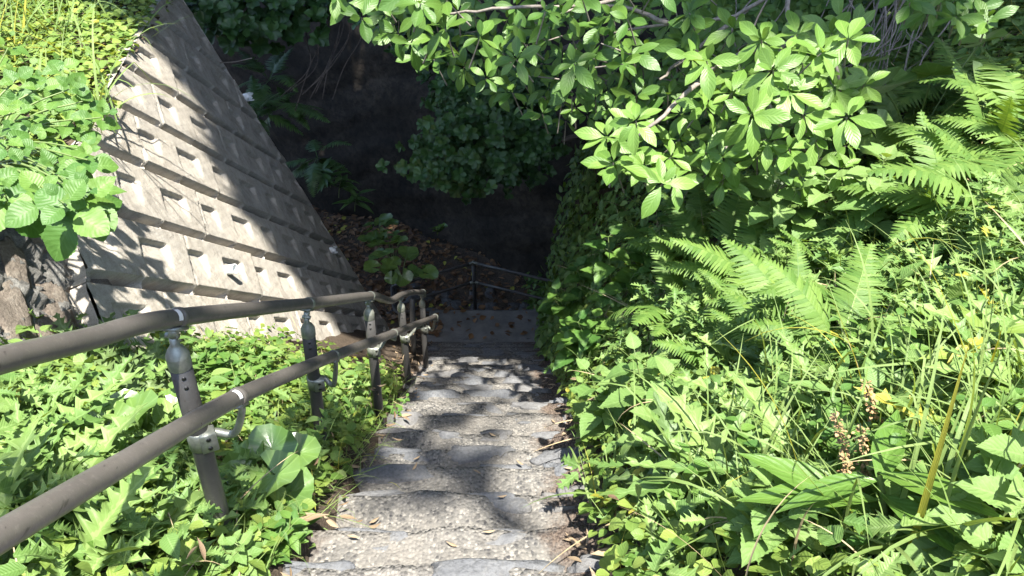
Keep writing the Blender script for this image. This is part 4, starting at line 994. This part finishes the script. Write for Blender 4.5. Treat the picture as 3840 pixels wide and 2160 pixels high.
N_('round_leaf_shrub', b_nettle, [(2100, 1290, None, 'round-leaved plant at the foot of the stairs, lowest leaves in light'), (2160, 1230, None, 'round-leaved plant against the creeper at the stair foot'), (2230, 1330, None, 'round-leaved plant between stair foot and ferns'), (2300, 1180, None, 'round-leaved plant in the shade behind the stair foot'), (2200, 1120, None, 'highest round-leaved plant by the stair foot'), (2370, 1070, None, 'round-leaved plant under the dark ferns'), (2180, 1420, None, 'low round-leaved plant by the yellow flowers')], '', 'plant', 'round-leaved plants at the stair foot', P=None, L=.17, h=.5, pairs=4, mat='hydrangea')
# shrub at upper left
LS = [(60, 420, 3.1), (150, 330, 3.3), (230, 260, 3.5), (90, 620, 2.9), (250, 470, 3.2), (320, 560, 2.95), (200, 640, 2.85), (300, 700, 2.75), (120, 520, 3.1), (20, 520, 2.9), (380, 440, 3.2), (60, 300, 3.3)]
sh = empty('round_leaf_shrub', at(60, 620, 3.1)); SHO = np.array(sh.location); tag(sh, 'large shrub with broad round leaves overhanging the stone wall at upper left', 'shrub')
GS, SS_ = Geo(), Geo(); r = np.random.default_rng(61); root = at(-60, 640, 3.3)
for (u, v, D) in LS+[(250, 770, 2.5), (160, 740, 2.65), (330, 600, 2.85), (-20, 700, 2.75), (20, 740, 2.7), (330, 740, 2.6), (180, 430, 3.2), (310, 380, 3.3), (30, 180, 3.6), (270, 330, 3.3), (150, 570, 2.95)]:
    c = at(u, v, D); P = smooth_path([root, (root+c)/2+[0, 0, .08], c], 5); tube(SS_, P, np.linspace(.007, .003, len(P)), 5, False)
    axis_ = nrm(cams(c)*.55+np.array([.25, 0, .7])+r.normal(0, .2, 3)); a = nrm(np.cross(axis_, Z3+.02)); b = np.cross(axis_, a); ph = r.uniform(0, 3)
    for k, (l, e) in enumerate(((.15, -.25), (.135, .1), (.10, .45), (.05, .9))):
        for s in (0, math.pi):
            az = ph+k*1.57+s; d = math.cos(e)*(math.cos(az)*a+math.sin(az)*b)+math.sin(e)*axis_
            q = c-axis_*(.05*(2-k)); put(GS, P_HY+P_NE, d[None], axis_, l*r.uniform(.85, 1.1)*(.92 if v > 690 else .66), q+d*.02, r)
kid(GS, 'leaves', 'hydrangea', sh, SHO); kid(SS_, 'stems', 'stem', sh, SHO)
# thistles
def zone(kind, fn, poly, cnt, mind, seed, label, cat, group, **kw): N_(kind, fn, [tuple(q) for q in scatter(poly, cnt, mind, seed)], label, cat, group, **kw)
zone('thistle', b_thistle, [(2330, 1330), (2900, 1130), (3500, 1080), (3840, 1300), (3840, 1700), (3300, 1780), (2700, 1900), (2420, 1500)], 46, 105, 62, 'spiny pale green thistle rosette on the middle of the right bank', 'thistle', 'thistles filling the right bank', L=.27)
zone('thistle', b_thistle, [(2330, 1850), (2640, 1800), (2700, 2150), (2360, 2170)], 9, 90, 63, 'spiny thistle beside the lowest steps on the right', 'thistle', 'thistles by the lowest steps', L=.17)
N_('thistle', b_thistle, [(820, 1930, None, 'large spiny thistle beside the foot of the nearest post')], '', 'thistle', L=.27, n=14)
zone('thistle', b_thistle, [(-40, 1560), (420, 1580), (640, 1750), (760, 2000), (500, 2160), (-40, 2160)], 22, 105, 64, 'bright sunlit thistle under the lower handrail at left', 'thistle', 'thistles under the lower handrail', L=.26, n=15)
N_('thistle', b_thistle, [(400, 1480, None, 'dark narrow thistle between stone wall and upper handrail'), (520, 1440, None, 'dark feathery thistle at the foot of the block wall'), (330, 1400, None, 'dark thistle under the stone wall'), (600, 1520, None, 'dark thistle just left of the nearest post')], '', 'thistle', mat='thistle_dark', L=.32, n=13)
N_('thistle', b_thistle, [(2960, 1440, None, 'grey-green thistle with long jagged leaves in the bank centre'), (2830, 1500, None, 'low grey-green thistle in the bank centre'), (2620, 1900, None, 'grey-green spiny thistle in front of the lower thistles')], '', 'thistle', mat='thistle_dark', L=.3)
zone('mugwort', b_mugwort, [(2400, 1300), (3100, 900), (3840, 880), (3840, 1250), (3000, 1380), (2500, 1480)], 34, 110, 65, 'soft lobed mugwort stem standing on the right bank', 'mugwort', 'mugwort on the right bank')
zone('mugwort', b_mugwort, [(-40, 1470), (250, 1480), (250, 1700), (-40, 1800)], 6, 90, 66, 'lobed bright mugwort at the left frame edge under the upper rail', 'mugwort', 'mugwort at left', h=.2)
# small leafy weeds
zone('leafy_weed', b_weed, [(730, 1390), (1010, 1350), (1100, 1440), (960, 1560), (760, 1520)], 15, 52, 67, 'yellow-green leafy weed at the foot of the block wall', 'weed', 'weeds at the wall foot', L=.085, h=.22)
zone('leafy_weed', b_weed, [(1240, 1400), (1420, 1380), (1480, 1560), (1300, 1640)], 10, 50, 68, 'small leafy weed between the middle posts', 'weed', 'weeds between the middle posts', L=.06, h=.14)
zone('leafy_weed', b_weed, [(900, 1960), (1110, 1920), (1120, 2080), (950, 2160)], 5, 60, 69, 'fresh leafy weed at the foot of the nearest post', 'weed', 'weeds at the nearest post', L=.07, h=.13)
zone('leafy_weed', b_weed, [(2250, 1330), (2450, 1420), (2450, 1560), (2240, 1500)], 8, 60, 70, 'small leafy weed at the stair edge below the yellow flowers', 'weed', 'weeds at the stair edge', L=.055, h=.16)
zone('leafy_weed', b_weed, [(3000, 1500), (3840, 1200), (3840, 2100), (3100, 2100), (2700, 2000)], 26, 140, 71, 'round-leaved weed among the grass at lower right', 'weed', 'weeds among the grass', L=.07, h=.2)
# lance-leaved plants
N_('lance_leaf_plant', b_big, [(3300, 2110, None, 'large lance-leaved plant with dark glossy leaves at bottom right')], '', 'plant', L=.26, h=.26, n=9)
N_('lance_leaf_plant', b_big, [(3150, 1090, None, 'bright yellow-green lanceolate shoot in front of the pale serrated clump'), (3560, 1480, None, 'lance-leaved plant standing among bank grasses')], '', 'plant', mat='cover', L=.16, h=.26, n=8)
N_('lance_leaf_plant', b_big, [(2780, 1330, None, 'narrow lance-leaved plant rising over the thistles'), (3040, 1680, None, 'pointed pale-leaved plant near the brown seed stalk')], '', 'plant', mat='nettle', L=.14, h=.26, n=7)
# grass tufts
zone('grass_tuft', b_grass, [(2880, 1050), (3840, 950), (3840, 2160), (2600, 2160), (2700, 1800)], 40, 125, 72, 'tall green grass tuft on the right bank', 'grass tuft', 'tall grass on the right bank', L=.46, n=11)
zone('grass_tuft', b_grass, [(3050, 1700), (3860, 1300), (3860, 2250), (3000, 2250)], 12, 150, 76, 'long green grass standing over the serrated plants in the lower right', 'grass tuft', 'long grass in the lower right corner', L=.62, n=12, el=(.9, 1.5))
N_('grass_tuft', b_grass, [(2250, 1480, None, 'seeding grass tuft arching over the steps'), (2330, 1180, None, 'long arching grass tuft beside the creeper at the stair foot'), (2880, 900, None, 'long arching grass above the pale serrated plants'), (2330, 1930, None, 'grass tuft leaning onto the lower steps'), (3340, 1150, None, 'tall pale grass standing up at the right of the bank')], '', 'grass tuft', L=.55, n=14, el=(.5, 1.3))
zone('grass_tuft', b_grass, [(1040, 1650), (1290, 1560), (1370, 1700), (1180, 1880)], 9, 65, 73, 'short grass tuft spilling onto the left side of the steps', 'grass tuft', 'short grass at the left step edge', L=.19, n=26, el=(.3, 1.2))
for i, (u, v, D) in enumerate([(60, 150, 5.2), (220, 110, 5.6), (420, 60, 6.0), (120, 300, 4.2), (330, 330, 4.4), (20, 60, 5.6), (300, 180, 5.2)]):
    p = at(u, v, D); plant('grass_tuft', b_grass, p-np.array([0, 0, .25]), 'long pale arching grass above the top of the block wall', 'grass tuft', 'grass above the block wall', k=i % 3, L=.75, n=22, el=(.3, 1.3))
# ferns on the rock wall and dark plants in the hollow
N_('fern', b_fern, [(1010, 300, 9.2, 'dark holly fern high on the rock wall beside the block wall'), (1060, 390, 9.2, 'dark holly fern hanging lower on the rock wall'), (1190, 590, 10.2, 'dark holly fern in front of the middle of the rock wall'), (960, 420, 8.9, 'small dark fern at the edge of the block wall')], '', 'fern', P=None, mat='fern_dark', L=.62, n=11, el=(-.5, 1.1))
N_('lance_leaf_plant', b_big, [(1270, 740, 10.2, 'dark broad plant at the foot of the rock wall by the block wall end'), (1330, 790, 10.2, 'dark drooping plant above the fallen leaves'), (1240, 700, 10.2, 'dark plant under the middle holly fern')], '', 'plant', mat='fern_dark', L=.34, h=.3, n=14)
# dock with brown seed heads
dk = empty('dock', hit(3170, 1830)); tag(dk, 'brown seeding dock stalks among the grass at lower right', 'dock'); DO = np.array(dk.location); S_, B_ = Geo(), Geo(); r = np.random.default_rng(3)
for (a, b) in (((3190, 1960), (3130, 1530)), ((3230, 1960), (3225, 1590)), ((3150, 1960), (3170, 1700)), ((3290, 1700), (3240, 1420))):
    p = hit(*a); D = np.linalg.norm(p)/np.linalg.norm(ray(*a)); q = at(*b, D*.86); P = smooth_path([p, (p+q)/2+[.01, 0, 0], q], 8); tube(S_, P, np.linspace(.004, .002, len(P)), 5)
    B_ = Geo(); n = 170; t = r.uniform(.3, 1, n); idx = (t*(len(P)-1)).astype(int); put(B_, P_RO, rdir(n, -.6, .6, r), Z3, r.uniform(.007, .013, n), P[idx]+r.normal(0, .005, (n, 3)), r); kid(B_, 'seed_head', 'seed', dk, DO)
kid(S_, 'stalk', 'stem', dk, DO)
# flowers
def flower(u, v, off, label, mat, rad, puff=False):
    p = hit(u, v); base = p; top = at(u, v, np.linalg.norm(p)/np.linalg.norm(ray(u, v))*.96); e = empty('flower', base); tag(e, label, 'flower', None); S_, B_ = Geo(), Geo(); r = np.random.default_rng(int(u))
    tube(S_, smooth_path([base-[0, 0, .1], (base+top)/2, top], 4), .002, 4, False); n = 60 if puff else 22
    d = rdir(n, -1.2 if puff else .05, 1.5 if puff else .5, r); put(B_, P_LA, d, Z3, rad*r.uniform(.8, 1.1, n), top, r)
    kid(S_, 'stem', 'stem', e, base); kid(B_, 'petals', mat, e, base)
flower(2262, 1362, 0, 'yellow daisy-like flower nearest the stairs', 'yellow', .016); flower(2284, 1350, 0, 'larger yellow flower next to the one nearest the stairs', 'yellow', .018); flower(2298, 1346, 0, 'yellow flower furthest from the stairs in the trio', 'yellow', .014); flower(2265, 1432, 0, 'white dandelion seed clock below the yellow flowers', 'whitefluff', .022, True)
# dry leaves lying on the steps
def step_z(y):
    k = int(np.searchsorted(noses, y)); return float(zs(noses[min(k, len(noses)-1)]))
def dry(u, v, L, label, group=None, seed=0):
    d = ray(u, v); t = np.linspace(.5, 12, 4000); P = d*t[:, None]; zz_ = np.array([step_z(y) if XL(y) < x < XR(y) and y < 7.9 else float('nan') for x, y in P[:, :2]]); zg = np.where(np.isnan(zz_), ground(P[:, 0], P[:, 1]), zz_)
    k = int(np.argmax(P[:, 2] < zg+.015)); p = P[k]; r = np.random.default_rng(seed); g = Geo(); put(g, P_DRY, rdir(1, -.05, .15, r, np.array([r.choice([0, math.pi])+r.normal(0, .5)])), Z3, L, np.zeros(3), r); o = link('fallen_leaf', g.mesh('fallen_leaf', M['dry'])); o.location = p+[0, 0, .01]; tag(o, label, 'leaf', group)
dry(1010, 1985, .20, 'long tan dry leaf lying left of the nearest step', None, 1); dry(1060, 1975, .17, 'curled brown dry leaf on top of the tan one', None, 2); dry(960, 1990, .15, 'broad bleached dry leaf by the nearest post', None, 3)
dry(1355, 1755, .09, 'reddish curled leaf on the left of the seventh step', None, 4); dry(1270, 1985, .08, 'pinkish folded leaf by the small stone on the left', None, 5); dry(2105, 1640, .07, 'pale pinkish leaf on the right side of a step', None, 6); dry(1545, 1560, .09, 'thin upright straw-coloured leaf near the third post', None, 7); dry(2200, 2065, .09, 'pale slim leaf on the soil at lower right', None, 8)
for i, q in enumerate(scatter([(1130, 2080), (1380, 1720), (1530, 1500), (2080, 1420), (2270, 2060), (1700, 2060)], 14, 60, 74)): dry(*q, .045, 'small dry leaf scrap lying on the steps', 'dry scraps on the steps', 90+i)
for i, q in enumerate(scatter([(2290, 1950), (2400, 1800), (2420, 2140), (2280, 2140)], 7, 40, 75)): dry(*q, .10, 'dry leaf lying between the lowest steps and the thistles', 'dry leaves at the lower right step edge', 190+i)
# white drain pipes sticking out of the block wall
def pipe(u, v, label, L=.10, rad=.032, torn=False):
    p = wall_px(u, v, -.02); g = Geo(); ax = nrm(wnv+np.array([.15, -.35, -.1])); s = nrm(np.cross(ax, Z3)); b = np.cross(s, ax); n = 18; an = np.linspace(0, 2*np.pi, n); rows = []
    for q, rr in ((0, rad), (L*.6, rad*1.02), (L, rad*1.08), (L, rad*.9), (0, rad*.86)):
        jj = (.018*np.sin(an*3)+.012*np.sin(an*7+1)) if torn and q == L else 0*an
        rows.append(p+ax*(q+jj)[:, None]+rr*(np.cos(an)[:, None]*s+np.sin(an)[:, None]*b))
    g.add(np.concatenate(rows), grid_q(5, n)); g.V = [v_-p for v_ in g.V]; o = link('drain_pipe', g.mesh('drain_pipe', M['pvc'])); o.location = p; tag(o, label, 'pipe', None)
pipe(835, 1015, 'white plastic drain pipe stub in the sunlit part of the block wall', .11, .036); pipe(1236, 940, 'torn white drain pipe stub low on the shaded block wall', .07, .04, True); pipe(916, 367, 'torn white drain pipe stub at the upper edge of the block wall', .08, .045, True)
